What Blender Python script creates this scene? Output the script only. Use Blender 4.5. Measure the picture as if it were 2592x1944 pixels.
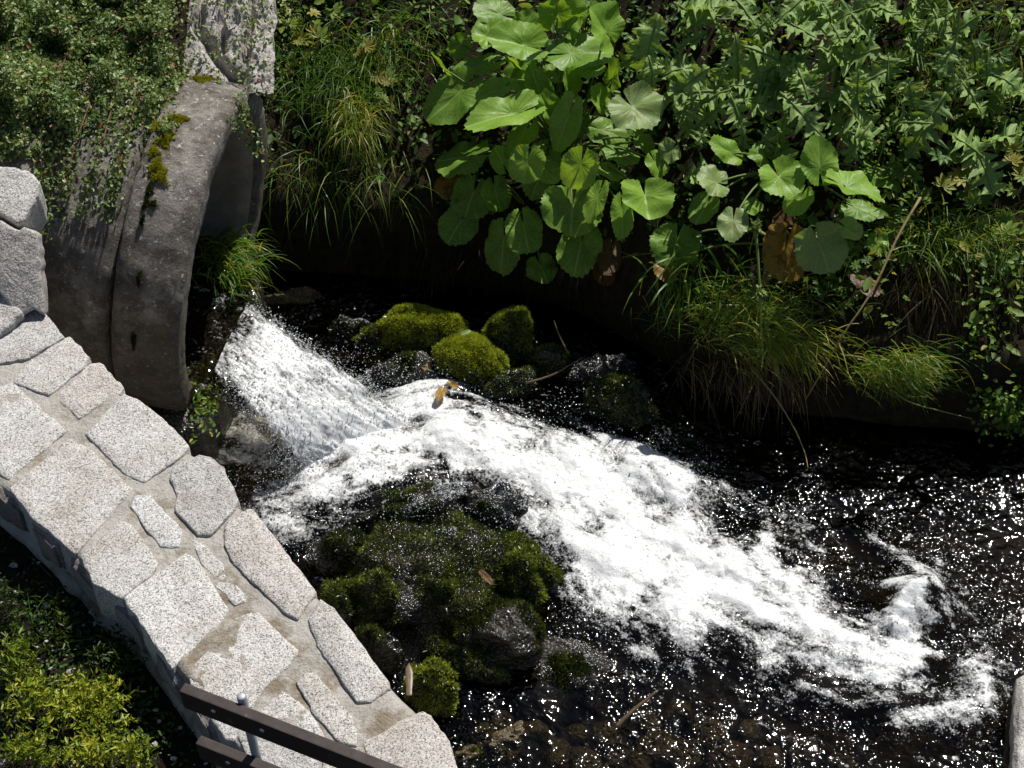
import bpy, math
import numpy as np
from mathutils import Vector

for o in list(bpy.data.objects):
    bpy.data.objects.remove(o)
scene = bpy.context.scene
COL = scene.collection

# ------------------------------------------------------------------ camera, sky, sun, exposure
F = 3764.0
PITCH = math.radians(47)
CAM = np.array([0.0, -4.3, 4.61])
cam_d = bpy.data.cameras.new("camera")
cam = bpy.data.objects.new("camera", cam_d)
COL.objects.link(cam)
cam.location = CAM
cam.rotation_euler = (math.pi / 2 - PITCH, 0, 0)
cam_d.sensor_width = 36.0
cam_d.lens = 36.0 * F / 2592.0
cam_d.clip_end = 500
scene.camera = cam

SUN_AZ = math.radians(31)      # to the right of the view's heading
SUN_EL = math.radians(54)
SUN = np.array([math.sin(SUN_AZ) * math.cos(SUN_EL), math.cos(SUN_AZ) * math.cos(SUN_EL), math.sin(SUN_EL)])
world = bpy.data.worlds.new("World")
scene.world = world
world.use_nodes = True
wn = world.node_tree.nodes
sky = wn.new("ShaderNodeTexSky")
sky.sky_type = 'NISHITA'
sky.sun_disc = False
sky.sun_elevation = SUN_EL
sky.sun_rotation = SUN_AZ
world.node_tree.links.new(sky.outputs[0], wn["Background"].inputs[0])
wn["Background"].inputs[1].default_value = 0.05
sd = bpy.data.lights.new("sun", 'SUN')
sd.energy = 4.6
sd.angle = math.radians(0.5)
sd.color = (1.0, 0.955, 0.88)
so = bpy.data.objects.new("sun", sd)
COL.objects.link(so)
so.rotation_euler = Vector(SUN).to_track_quat('Z', 'Y').to_euler()
scene.view_settings.view_transform = 'Standard'
scene.view_settings.look = 'None'
scene.view_settings.gamma = 1.0
scene.view_settings.use_curve_mapping = False
scene.view_settings.exposure = 0.4

# ------------------------------------------------------------------ small maths
FW = np.array([0, math.cos(PITCH), -math.sin(PITCH)])
UP = np.array([0, math.sin(PITCH), math.cos(PITCH)])
RT = np.array([1.0, 0, 0])
RNG = np.random.default_rng(7)


def ray(u, v):
    u = np.asarray(u, float)[..., None]
    v = np.asarray(v, float)[..., None]
    r = FW + RT * (u - 1296) / F + UP * (972 - v) / F
    return r / np.linalg.norm(r, axis=-1, keepdims=True)


def at(u, v, z):
    """the point at height z that the photograph shows at pixel u, v (2592 x 1944)"""
    r = ray(u, v)
    return CAM + r * ((np.asarray(z, float)[..., None] - CAM[2]) / r[..., 2:3])


def pix(P):
    d = np.asarray(P, float) - CAM
    z = d @ FW
    return 1296 + F * (d @ RT) / z, 972 - F * (d @ UP) / z


def sstep(a, b, x):
    t = np.clip((np.asarray(x, float) - a) / (b - a), 0, 1)
    return t * t * (3 - 2 * t)


def _hash(ix, iy, iz, seed):
    h = (ix * 374761393 + iy * 668265263 + iz * 2147483647 + seed * 1274126177) & 0xFFFFFFFF
    h = ((h ^ (h >> 13)) * 1274126177) & 0xFFFFFFFF
    h = ((h ^ (h >> 16)) * 2246822519) & 0xFFFFFFFF
    return ((h ^ (h >> 15)) & 0xFFFFFF) / float(0xFFFFFF)


def vnoise(P, seed=0):
    """value noise in [-1, 1] at N x 3 (or N x 2) points"""
    P = np.asarray(P, float)
    if P.shape[-1] == 2:
        P = np.concatenate([P, np.zeros(P.shape[:-1] + (1,))], -1)
    i = np.floor(P).astype(np.int64)
    f = P - i
    f = f * f * f * (f * (f * 6 - 15) + 10)
    out = 0
    for dx in (0, 1):
        for dy in (0, 1):
            for dz in (0, 1):
                w = (f[..., 0] if dx else 1 - f[..., 0]) * (f[..., 1] if dy else 1 - f[..., 1]) * (f[..., 2] if dz else 1 - f[..., 2])
                out = out + w * _hash(i[..., 0] + dx, i[..., 1] + dy, i[..., 2] + dz, seed)
    return out * 2 - 1


def fbm(P, octaves=4, seed=0, gain=0.5):
    P = np.asarray(P, float)
    s, a, tot = 0, 1.0, 0
    for k in range(octaves):
        s = s + a * vnoise(P * (2.03 ** k) + 17.3 * k, seed + k * 11)
        tot += a
        a *= gain
    return s / tot


def norm(v):
    v = np.asarray(v, float)
    return v / np.maximum(np.linalg.norm(v, axis=-1, keepdims=True), 1e-9)


def poly_sd(pts, x, y):
    """signed distance to a polygon, positive inside"""
    pts = np.asarray(pts, float)
    d = np.full(x.shape, 1e9)
    ins = np.zeros(x.shape, bool)
    n = len(pts)
    for i in range(n):
        ax, ay = pts[i][:2]
        bx, by = pts[(i + 1) % n][:2]
        ex, ey = bx - ax, by - ay
        t = np.clip(((x - ax) * ex + (y - ay) * ey) / (ex * ex + ey * ey + 1e-12), 0, 1)
        d = np.minimum(d, (x - ax - t * ex) ** 2 + (y - ay - t * ey) ** 2)
        c = ((ay > y) != (by > y)) & (x < (bx - ax) * (y - ay) / (by - ay + 1e-12) + ax)
        ins ^= c
    d = np.sqrt(d)
    return np.where(ins, d, -d)


def line_d(pts, x, y):
    pts = np.asarray(pts, float)
    d = np.full(x.shape, 1e9)
    for i in range(len(pts) - 1):
        ax, ay = pts[i][:2]
        bx, by = pts[i + 1][:2]
        ex, ey = bx - ax, by - ay
        t = np.clip(((x - ax) * ex + (y - ay) * ey) / (ex * ex + ey * ey + 1e-12), 0, 1)
        d = np.minimum(d, (x - ax - t * ex) ** 2 + (y - ay - t * ey) ** 2)
    return np.sqrt(d)


# ------------------------------------------------------------------ object helpers
def mesh_np(name, V, faces, mat=None, parent=None, smooth=True, attrs=None, uv=None):
    """faces: list of index arrays (M x 3 and / or M x 4)"""
    me = bpy.data.meshes.new(name)
    V = np.ascontiguousarray(V, dtype=np.float32)
    if not isinstance(faces, (list, tuple)):
        faces = [faces]
    faces = [np.asarray(f, dtype=np.int32) for f in faces if len(f)]
    idx = np.concatenate([f.ravel() for f in faces])
    cnt = np.concatenate([np.full(len(f), f.shape[1], np.int32) for f in faces])
    me.vertices.add(len(V))
    me.vertices.foreach_set("co", V.ravel())
    me.loops.add(len(idx))
    me.loops.foreach_set("vertex_index", idx)
    me.polygons.add(len(cnt))
    me.polygons.foreach_set("loop_start", np.concatenate([[0], np.cumsum(cnt)[:-1]]).astype(np.int32))
    me.polygons.foreach_set("loop_total", cnt)
    me.polygons.foreach_set("use_smooth", np.full(len(cnt), bool(smooth)))
    for k, a in (attrs or {}).items():
        at_ = me.attributes.new(k, 'FLOAT', 'POINT')
        at_.data.foreach_set("value", np.ascontiguousarray(a, dtype=np.float32).ravel())
    if uv is not None:
        ul = me.uv_layers.new(name="UVMap")
        ul.data.foreach_set("uv", np.ascontiguousarray(np.asarray(uv, np.float32)[idx]).ravel())
    me.update(calc_edges=True)
    me.validate()
    o = bpy.data.objects.new(name, me)
    COL.objects.link(o)
    if mat:
        me.materials.append(mat)
    if parent:
        o.parent = parent
    return o


def empty(name, loc=(0, 0, 0)):
    o = bpy.data.objects.new(name, None)
    o.empty_display_size = 0.1
    COL.objects.link(o)
    o.location = [float(c) for c in loc]
    return o


def put(o, root):
    """make a part that was built in world coordinates a child of root"""
    o.parent = root
    p = Vector((0, 0, 0))
    r = root
    while r is not None:
        p += r.location
        r = r.parent
    o.data.transform(__import__("mathutils").Matrix.Translation(-p))
    return o


def tag(o, label=None, cat=None, group=None, kind=None):
    if label:
        o["label"] = label
    if cat:
        o["category"] = cat
    if group:
        o["group"] = group
    if kind:
        o["kind"] = kind
    return o


class Mat:
    def __init__(self, name):
        self.m = bpy.data.materials.new(name)
        self.m.use_nodes = True
        self.t = self.m.node_tree
        self.n = self.t.nodes
        self.b = self.n["Principled BSDF"]
        self.out = self.n["Material Output"]

    def new(self, kind, **kw):
        nd = self.n.new(kind)
        for k, v in kw.items():
            if hasattr(nd, k) and k not in ("Scale", "Detail"):
                setattr(nd, k, v)
            else:
                nd.inputs[k].default_value = v
        return nd

    def link(self, a, b):
        self.t.links.new(a, b)

    def coords(self, what="Object"):
        return self.new("ShaderNodeTexCoord").outputs[what]

    def noise(self, scale, detail=4, rough=0.55, vec=None, dist=0.0):
        nd = self.new("ShaderNodeTexNoise")
        nd.inputs["Scale"].default_value = scale
        nd.inputs["Detail"].default_value = detail
        nd.inputs["Roughness"].default_value = rough
        nd.inputs["Distortion"].default_value = dist
        self.link(vec if vec is not None else self.coords(), nd.inputs["Vector"])
        return nd.outputs["Fac"]

    def voro(self, scale, vec=None, feature='F1', out="Distance", rnd=1.0):
        nd = self.new("ShaderNodeTexVoronoi")
        nd.feature = feature
        nd.inputs["Scale"].default_value = scale
        nd.inputs["Randomness"].default_value = rnd
        self.link(vec if vec is not None else self.coords(), nd.inputs["Vector"])
        return nd.outputs[out]

    def attr(self, name):
        nd = self.new("ShaderNodeAttribute")
        nd.attribute_name = name
        return nd.outputs["Fac"]

    def ramp(self, fac, stops, interp='LINEAR'):
        nd = self.new("ShaderNodeValToRGB")
        cr = nd.color_ramp
        cr.interpolation = interp
        while len(cr.elements) < len(stops):
            cr.elements.new(0.5)
        for e, (p, c) in zip(cr.elements, stops):
            e.position = p
            e.color = (c, c, c, 1) if not hasattr(c, "__len__") else (c[0], c[1], c[2], 1)
        self.link(fac, nd.inputs[0])
        return nd.outputs["Color"]

    def math(self, op, a, b=None, c=None, clamp=False):
        nd = self.new("ShaderNodeMath")
        nd.operation = op
        nd.use_clamp = clamp
        for i, x in enumerate((a, b, c)):
            if x is None:
                continue
            if isinstance(x, (int, float)):
                nd.inputs[i].default_value = x
            else:
                self.link(x, nd.inputs[i])
        return nd.outputs[0]

    def mix(self, fac, a, b, mode='MIX'):
        nd = self.new("ShaderNodeMix")
        nd.data_type = 'RGBA'
        nd.blend_type = mode
        for sock, x in ((nd.inputs[0], fac), (nd.inputs[6], a), (nd.inputs[7], b)):
            if isinstance(x, (int, float)):
                sock.default_value = x if sock == nd.inputs[0] else (x, x, x, 1)
            elif isinstance(x, (tuple, list)):
                sock.default_value = (x[0], x[1], x[2], 1)
            else:
                self.link(x, sock)
        return nd.outputs[2]

    def bump(self, h, strength=0.5, dist=0.01, normal=None):
        nd = self.new("ShaderNodeBump")
        nd.inputs["Strength"].default_value = strength
        nd.inputs["Distance"].default_value = dist
        self.link(h, nd.inputs["Height"])
        if normal is not None:
            self.link(normal, nd.inputs["Normal"])
        return nd.outputs[0]

    def smooth(self, x, a, b):
        nd = self.new("ShaderNodeMapRange")
        nd.interpolation_type = 'SMOOTHSTEP'
        nd.inputs["From Min"].default_value = a
        nd.inputs["From Max"].default_value = b
        self.link(x, nd.inputs["Value"])
        return nd.outputs[0]

    def scaled(self, sx, sy, sz, what="Object"):
        nd = self.new("ShaderNodeMapping")
        nd.inputs["Scale"].default_value = (sx, sy, sz)
        self.link(self.coords(what), nd.inputs["Vector"])
        return nd.outputs[0]

    def finish(self, color=None, rough=None, normal=None, spec=None):
        for k, v in (("Base Color", color), ("Roughness", rough), ("Normal", normal), ("Specular IOR Level", spec)):
            if v is None:
                continue
            s = self.b.inputs[k]
            if isinstance(v, (int, float)):
                s.default_value = v
            elif isinstance(v, (tuple, list)):
                s.default_value = (v[0], v[1], v[2], 1)
            else:
                self.link(v, s)
        return self.m


# ------------------------------------------------------------------ materials
def m_granite(name, tone=1.0, warm=0.0, lichen=0.35):
    M = Mat(name)
    w = 1 + warm
    geo = M.new("ShaderNodeNewGeometry").outputs["Position"]
    grains = M.voro(360, vec=geo, out="Color")
    sep = M.new("ShaderNodeSeparateColor")
    M.link(grains, sep.inputs[0])
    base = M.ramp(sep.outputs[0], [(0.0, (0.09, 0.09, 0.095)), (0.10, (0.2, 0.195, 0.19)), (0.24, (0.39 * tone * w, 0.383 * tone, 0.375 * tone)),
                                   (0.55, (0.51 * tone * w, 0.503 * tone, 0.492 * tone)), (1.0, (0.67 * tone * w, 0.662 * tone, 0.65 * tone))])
    fine = M.noise(230, 3, 0.65, vec=geo)
    c = M.mix(M.math('MULTIPLY', M.ramp(fine, [(0.34, 1.0), (0.44, 0.0)]), 0.6), base, (0.13, 0.128, 0.126))
    big = M.noise(9, 5, 0.6, vec=geo)
    c = M.mix(M.math('MULTIPLY', M.ramp(big, [(0.35, 0.0), (0.7, 1.0)]), 0.4), c, M.mix(1.0, c, (0.72, 0.66, 0.58), 'MULTIPLY'))
    li = M.noise(23, 6, 0.7, vec=geo)
    c = M.mix(M.math('MULTIPLY', M.ramp(li, [(0.62, 0.0), (0.7, 1.0)]), lichen), c, (0.22, 0.18, 0.09))
    dk = M.noise(38, 5, 0.75, vec=geo)
    c = M.mix(M.math('MULTIPLY', M.ramp(dk, [(0.63, 0.0), (0.69, 1.0)]), 0.5), c, (0.09, 0.085, 0.08))
    oi = M.new("ShaderNodeObjectInfo").outputs["Random"]
    c = M.mix(1.0, c, M.ramp(oi, [(0.0, (0.76, 0.755, 0.75)), (0.35, (1.0, 1.01, 1.02)), (0.7, (0.88, 0.86, 0.83)), (1.0, (1.05, 1.05, 1.05))]), 'MULTIPLY')
    grime = M.noise(4.5, 6, 0.7, vec=geo)
    c = M.mix(M.math('MULTIPLY', M.ramp(grime, [(0.5, 0.0), (0.68, 1.0)]), 0.35), c, M.mix(1.0, c, (0.55, 0.50, 0.42), 'MULTIPLY'))
    h = M.math('ADD', M.math('MULTIPLY', M.noise(120, 5, 0.65, vec=geo), 0.5), M.math('MULTIPLY', M.noise(28, 3, vec=geo), 1.0))
    return M.finish(c, 0.75, M.bump(h, 0.7, 0.012), 0.3)


def m_mortar(name="mortar"):
    M = Mat(name)
    geo = M.new("ShaderNodeNewGeometry").outputs["Position"]
    n = M.noise(12, 6, 0.65, vec=geo)
    c = M.ramp(n, [(0.3, (0.32, 0.30, 0.27)), (0.55, (0.42, 0.40, 0.365)), (0.8, (0.49, 0.47, 0.435))])
    sp = M.noise(210, 3, 0.7, vec=geo)
    c = M.mix(M.ramp(sp, [(0.30, 1.0), (0.42, 0.0)]), c, (0.11, 0.09, 0.07))
    st = M.noise(7, 6, 0.7, vec=geo)
    c = M.mix(M.math('MULTIPLY', M.ramp(st, [(0.50, 0.0), (0.62, 1.0)]), 0.75), c, (0.16, 0.115, 0.06))
    li = M.noise(30, 5, 0.7, vec=geo)
    c = M.mix(M.math('MULTIPLY', M.ramp(li, [(0.66, 0.0), (0.72, 1.0)]), 0.6), c, (0.25, 0.2, 0.05))
    h = M.math('ADD', M.noise(90, 6, 0.7, vec=geo), M.math('MULTIPLY', n, 2.0))
    return M.finish(c, 0.9, M.bump(h, 0.8, 0.012), 0.15)


def m_concrete():
    M = Mat("weathered_concrete")
    geo = M.new("ShaderNodeNewGeometry").outputs["Position"]
    n = M.noise(6, 8, 0.7, vec=geo)
    c = M.ramp(n, [(0.3, (0.075, 0.066, 0.055)), (0.5, (0.19, 0.172, 0.15)), (0.7, (0.35, 0.325, 0.29))])
    st = M.noise(14, 7, 0.75, vec=geo)
    c = M.mix(M.math('MULTIPLY', M.ramp(st, [(0.47, 0.0), (0.58, 1.0)]), 0.7), c, (0.06, 0.05, 0.04))
    wsp = M.noise(55, 4, 0.7, vec=geo)
    c = M.mix(M.ramp(wsp, [(0.60, 0.0), (0.67, 1.0)]), c, (0.5, 0.48, 0.45))
    dsp = M.noise(110, 3, 0.6, vec=geo)
    c = M.mix(M.ramp(dsp, [(0.28, 1.0), (0.36, 0.0)]), c, (0.04, 0.035, 0.03))
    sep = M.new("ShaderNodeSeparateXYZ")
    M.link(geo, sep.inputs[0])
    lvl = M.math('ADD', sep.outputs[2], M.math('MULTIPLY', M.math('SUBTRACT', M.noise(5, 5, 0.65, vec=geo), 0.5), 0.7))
    c = M.mix(M.math('MULTIPLY', M.smooth(lvl, 1.12, 0.9), 0.6), c, (0.062, 0.05, 0.032))      # brown algae film that also paints the lower side's shade darker
    h = M.math('ADD', M.noise(70, 6, 0.75, vec=geo), M.math('MULTIPLY', n, 1.5))
    return M.finish(c, 0.85, M.bump(h, 0.8, 0.015), 0.25)


def m_soil(name, a, b, scale=20):
    M = Mat(name)
    geo = M.new("ShaderNodeNewGeometry").outputs["Position"]
    n = M.noise(scale, 8, 0.7, vec=geo)
    c = M.ramp(n, [(0.3, a), (0.7, b)])
    return M.finish(c, 0.95, M.bump(M.noise(scale * 3, 6, 0.7, vec=geo), 1.0, 0.03), 0.1)


def m_wet_rock(name, a, b, rough=0.22):
    M = Mat(name)
    geo = M.new("ShaderNodeNewGeometry").outputs["Position"]
    n = M.noise(16, 8, 0.7, vec=geo)
    c = M.ramp(n, [(0.3, a), (0.7, b)])
    h = M.noise(75, 2, 0.55, vec=geo, dist=0.4)
    return M.finish(c, rough, M.bump(h, 1.0, 0.02), 0.6)


def m_plant(name, stops, rough=0.4, spec=0.35, trans=0.35, attr="tint", noise=0):
    """leaf tissue: diffuse + translucent + a waxy gloss, coloured by the per-leaf attribute"""
    M = Mat(name)
    col = M.ramp(M.attr(attr), stops)
    if noise:
        n = M.noise(noise, 4, 0.6)
        col = M.mix(0.5, col, M.mix(1.0, col, M.ramp(n, [(0.3, 0.45), (0.7, 1.4)]), 'MULTIPLY'))
    M.finish(col, rough, None, spec)
    tr = M.new("ShaderNodeBsdfTranslucent")
    M.link(M.mix(1.0, col, (1.5, 1.35, 0.55), 'MULTIPLY'), tr.inputs[0])
    mx = M.new("ShaderNodeMixShader")
    mx.inputs[0].default_value = trans
    M.link(M.b.outputs[0], mx.inputs[1])
    M.link(tr.outputs[0], mx.inputs[2])
    M.link(mx.outputs[0], M.out.inputs[0])
    return M.m


def m_bigleaf(name, dark, light, vein, blotch=None, blotch_amt=0.0, rough=0.44, trans=0.38, relief=0.16, radial=True):
    """broad leaf: UV x runs across (-1..1 stored as 0..1), y along the midrib"""
    M = Mat(name)
    uvn = M.new("ShaderNodeUVMap")
    sep = M.new("ShaderNodeSeparateXYZ")
    M.link(uvn.outputs[0], sep.inputs[0])
    x = M.math('ABSOLUTE', M.math('MULTIPLY', M.math('SUBTRACT', sep.outputs[0], 0.5), 2.0))
    y = sep.outputs[1]
    geo = M.new("ShaderNodeNewGeometry").outputs["Position"]
    wob = M.math('MULTIPLY', M.math('SUBTRACT', M.noise(14, 3, vec=geo), 0.5), 0.25)
    if radial:
        th = M.math('ARCTAN2', M.math('MULTIPLY', x, 0.62), M.math('ADD', y, M.math('MULTIPLY', M.math('MULTIPLY', x, x), 0.25)))
        ph = M.math('ADD', M.math('ADD', M.math('MULTIPLY', th, 2.9), 0.5), wob)
    else:
        ph = M.math('ADD', M.math('SUBTRACT', M.math('MULTIPLY', y, 5.5), M.math('MULTIPLY', x, 3.2)), wob)
    fr = M.math('ABSOLUTE', M.math('SUBTRACT', M.math('FRACT', ph), 0.5))
    side = M.smooth(fr, 0.055, 0.0)
    mid = M.smooth(x, 0.055, 0.01)
    veins = M.math('MAXIMUM', M.math('MULTIPLY', side, 0.75), mid)
    net = M.voro(55, vec=geo, feature='DISTANCE_TO_EDGE')
    n = M.noise(9, 5, 0.6, vec=geo)
    tint = M.attr("tint")
    f = M.math('ADD', M.math('MULTIPLY', n, 0.7), M.math('MULTIPLY', tint, 0.5))
    col = M.ramp(f, [(0.25, dark), (0.85, light)])
    col = M.mix(M.math('MULTIPLY', M.smooth(net, 0.12, 0.0), 0.18), col, vein)
    col = M.mix(M.math('MULTIPLY', veins, 0.5), col, vein)
    if blotch:
        b = M.noise(18, 7, 0.75, vec=geo)
        col = M.mix(M.math('MULTIPLY', M.ramp(b, [(0.5, 0.0), (0.6, 1.0)]), blotch_amt), col, blotch)
    # lateral panels swell between the veins, with a fine blistered net
    sw = M.math('ADD', M.math('MULTIPLY', M.smooth(fr, 0.0, 0.42), 1.0), M.math('MULTIPLY', M.smooth(net, 0.0, 0.25), 0.3))
    sw = M.math('SUBTRACT', sw, M.math('MULTIPLY', mid, 0.5))
    nrm = M.bump(sw, relief, 0.006)
    rr = M.math('ADD', M.math('MULTIPLY', M.noise(40, 4, vec=geo), 0.25), rough - 0.1)
    M.finish(col, rr, nrm, 0.32)
    tr = M.new("ShaderNodeBsdfTranslucent")
    M.link(M.mix(1.0, col, (1.6, 1.45, 0.45), 'MULTIPLY'), tr.inputs[0])
    M.link(nrm, tr.inputs["Normal"])
    mx = M.new("ShaderNodeMixShader")
    mx.inputs[0].default_value = trans
    M.link(M.b.outputs[0], mx.inputs[1])
    M.link(tr.outputs[0], mx.inputs[2])
    M.link(mx.outputs[0], M.out.inputs[0])
    return M.m


def m_water():
    M = Mat("stream_water")
    uv = M.new("ShaderNodeUVMap").outputs[0]
    geo = M.new("ShaderNodeNewGeometry").outputs["Position"]
    foam = M.attr("foam")
    mp = M.new("ShaderNodeMapping")
    mp.inputs["Scale"].default_value = (15, 24, 1)
    M.link(uv, mp.inputs["Vector"])
    n1 = M.noise(1.0, 6, 0.62, vec=mp.outputs[0], dist=0.6)
    n2 = M.noise(75, 4, 0.6, vec=geo)
    bub = M.voro(120, vec=geo)
    f = M.math('ADD', foam, M.math('MULTIPLY', M.math('SUBTRACT', n1, 0.5), 1.25))
    f = M.math('ADD', f, M.math('MULTIPLY', M.math('SUBTRACT', n2, 0.5), 0.55))
    f = M.math('ADD', f, M.math('MULTIPLY', M.math('SUBTRACT', 0.35, bub), 0.3))
    mp3 = M.new("ShaderNodeMapping")
    mp3.inputs["Scale"].default_value = (34, 44, 1)
    M.link(uv, mp3.inputs["Vector"])
    n3 = M.noise(1.0, 5, 0.65, vec=mp3.outputs[0], dist=1.0)
    f = M.math('ADD', f, M.math('MULTIPLY', M.math('SUBTRACT', n3, 0.5), 0.9))
    mask = M.smooth(f, 0.22, 0.9)
    # clear water: what lies below seen through it, plus a mirror skin
    hb = M.noise(40, 1, 0.4, vec=geo, dist=0.5)
    pt = M.smooth(M.noise(3.2, 4, 0.65, vec=geo), 0.40, 0.66)
    hb = M.math('MULTIPLY', hb, M.math('ADD', 0.12, M.math('MULTIPLY', pt, 0.95)))
    nb = M.bump(hb, 1.0, 0.0155)
    fr = M.new("ShaderNodeFresnel")
    fr.inputs["IOR"].default_value = 1.34
    M.link(nb, fr.inputs["Normal"])
    gl = M.new("ShaderNodeBsdfGlossy")
    gl.inputs["Roughness"].default_value = 0.055
    M.link(nb, gl.inputs["Normal"])
    tp = M.new("ShaderNodeBsdfTransparent")
    tp.inputs[0].default_value = (0.40, 0.37, 0.29, 1)
    wat = M.new("ShaderNodeMixShader")
    M.link(fr.outputs[0], wat.inputs[0])
    M.link(tp.outputs[0], wat.inputs[1])
    M.link(gl.outputs[0], wat.inputs[2])
    # foam: white froth
    hf = M.math('ADD', M.math('MULTIPLY', n2, 1.0), M.math('MULTIPLY', M.noise(26, 4, 0.6, vec=geo), 1.4))
    gn = M.new("ShaderNodeNewGeometry").outputs["Normal"]
    vm = M.new("ShaderNodeMix")
    vm.data_type = 'VECTOR'
    vm.inputs[0].default_value = 0.28       # froth scatters light below its skin, so its relief shades softly
    vm.inputs[5].default_value = (0.0, 0.0, 1.0)
    M.link(gn, vm.inputs[4])
    vn = M.new("ShaderNodeVectorMath")
    vn.operation = 'NORMALIZE'
    M.link(vm.outputs[1], vn.inputs[0])
    nf = M.bump(hf, 0.25, 0.02, vn.outputs[0])
    M.finish((0.86, 0.88, 0.9), 0.35, nf, 0.5)
    tl = M.new("ShaderNodeBsdfTranslucent")
    tl.inputs[0].default_value = (0.86, 0.88, 0.9, 1)
    M.link(nf, tl.inputs["Normal"])
    fm = M.new("ShaderNodeMixShader")
    fm.inputs[0].default_value = 0.3
    M.link(M.b.outputs[0], fm.inputs[1])
    M.link(tl.outputs[0], fm.inputs[2])
    mx = M.new("ShaderNodeMixShader")
    M.link(mask, mx.inputs[0])
    M.link(wat.outputs[0], mx.inputs[1])
    M.link(fm.outputs[0], mx.inputs[2])
    M.link(mx.outputs[0], M.out.inputs[0])
    return M.m


def m_simple(name, color, rough=0.6, spec=0.3, metal=0.0, noise=None):
    M = Mat(name)
    M.b.inputs["Metallic"].default_value = metal
    c = color
    if noise:
        geo = M.coords()
        n = M.noise(noise, 5, 0.65)
        c = M.mix(M.ramp(n, [(0.3, 0.0), (0.75, 1.0)]), tuple(x * 0.65 for x in color), tuple(min(1, x * 1.3) for x in color))
    return M.finish(c, rough, None, spec)


def m_plank():
    M = Mat("brown_plank")
    g = M.noise(9, 6, 0.7, vec=M.scaled(3, 3, 40))
    c = M.ramp(g, [(0.3, (0.022, 0.017, 0.016)), (0.6, (0.045, 0.034, 0.031)), (0.8, (0.075, 0.06, 0.055))])
    w = M.noise(26, 5, 0.7)
    c = M.mix(M.ramp(w, [(0.64, 0.0), (0.72, 1.0)]), c, (0.12, 0.10, 0.09))
    return M.finish(c, 0.6, M.bump(g, 0.3, 0.004), 0.25)


GRANITE = m_granite("granite", 1.0)
GRANITE_W = m_granite("granite_warm", 0.97, 0.035, 0.6)
ROCKFACE = m_granite("granite_rockface", 0.9, 0.03, 0.5)
GRANITE_S = m_granite("granite_stained_shaded", 0.42, 0.12, 0.8)  # lichen-brown stain, toned down further to paint in the terrace face's shade
MORTAR = m_mortar()
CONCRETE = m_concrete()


def m_inner():
    M = Mat("inner_concrete")
    geo = M.new("ShaderNodeNewGeometry").outputs["Position"]
    n = M.noise(9, 7, 0.7, vec=geo)
    c = M.ramp(n, [(0.3, (0.12, 0.107, 0.088)), (0.7, (0.23, 0.208, 0.175))])
    return M.finish(c, 0.8, M.bump(M.noise(60, 5, 0.7, vec=geo), 0.5, 0.008), 0.2)


INNERC = m_inner()
SOIL = m_soil("bank_soil", (0.012, 0.010, 0.006), (0.055, 0.043, 0.026))
TERRACE = m_soil("terrace_soil", (0.012, 0.010, 0.006), (0.05, 0.042, 0.028), 35)
BED = m_soil("stream_bed", (0.006, 0.005, 0.003), (0.045, 0.034, 0.018), 8)
WETROCK = m_wet_rock("wet_rock", (0.006, 0.006, 0.005), (0.035, 0.03, 0.022), 0.16)
COBBLE = m_wet_rock("amber_cobble", (0.035, 0.026, 0.010), (0.12, 0.09, 0.038), 0.35)
WATER = m_water()
MOSS = m_plant("moss", [(0.0, (0.014, 0.022, 0.004)), (0.45, (0.08, 0.11, 0.010)), (1.0, (0.36, 0.43, 0.04))], 0.3, 0.5, 0.3)
GRASS = m_plant("grass", [(0.0, (0.02, 0.06, 0.01)), (0.45, (0.08, 0.19, 0.026)), (0.75, (0.22, 0.26, 0.03)), (1.0, (0.42, 0.33, 0.09))], 0.4, 0.35, 0.42)
DRYGRASS = m_plant("dry_grass", [(0.0, (0.03, 0.022, 0.012)), (0.6, (0.10, 0.075, 0.035)), (1.0, (0.25, 0.19, 0.09))], 0.6, 0.2, 0.25)
COTON = m_plant("cotoneaster_leaf", [(0.0, (0.035, 0.075, 0.022)), (0.6, (0.19, 0.27, 0.09)), (0.93, (0.40, 0.45, 0.21)), (1.0, (0.3, 0.07, 0.04))], 0.4, 0.32, 0.28)
TWIG = m_simple("reddish_twig", (0.14, 0.06, 0.035), 0.6, 0.3, noise=30)
BUTTER = m_bigleaf("butterbur_leaf", (0.05, 0.14, 0.014), (0.23, 0.40, 0.04), (0.40, 0.54, 0.14))
BUTTERP = m_bigleaf("butterbur_pale_leaf", (0.11, 0.19, 0.05), (0.25, 0.36, 0.11), (0.44, 0.50, 0.24), (0.16, 0.13, 0.05), 0.3)
YELLOWLEAF = m_bigleaf("yellowed_leaf", (0.16, 0.085, 0.01), (0.35, 0.20, 0.03), (0.4, 0.27, 0.06), (0.05, 0.03, 0.01), 0.7)
BROWNLEAF = m_bigleaf("brown_leaf", (0.05, 0.025, 0.01), (0.13, 0.07, 0.025), (0.16, 0.09, 0.04), (0.03, 0.015, 0.008), 0.5)
THISTLE = m_bigleaf("thistle_leaf", (0.075, 0.155, 0.03), (0.23, 0.37, 0.085), (0.44, 0.52, 0.26), trans=0.3, rough=0.55, relief=0.15, radial=False)
HERB = m_plant("small_herb", [(0.0, (0.018, 0.05, 0.01)), (0.5, (0.075, 0.16, 0.026)), (0.85, (0.19, 0.27, 0.04)), (1.0, (0.32, 0.29, 0.06))], 0.5, 0.3, 0.4)
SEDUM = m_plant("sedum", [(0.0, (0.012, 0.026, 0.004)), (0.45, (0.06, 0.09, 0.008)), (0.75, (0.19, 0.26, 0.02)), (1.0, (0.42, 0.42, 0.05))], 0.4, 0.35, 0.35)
STALK = m_plant("stalk", [(0.0, (0.05, 0.11, 0.02)), (0.6, (0.16, 0.22, 0.05)), (1.0, (0.26, 0.19, 0.09))], 0.5, 0.3, 0.15)
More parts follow.
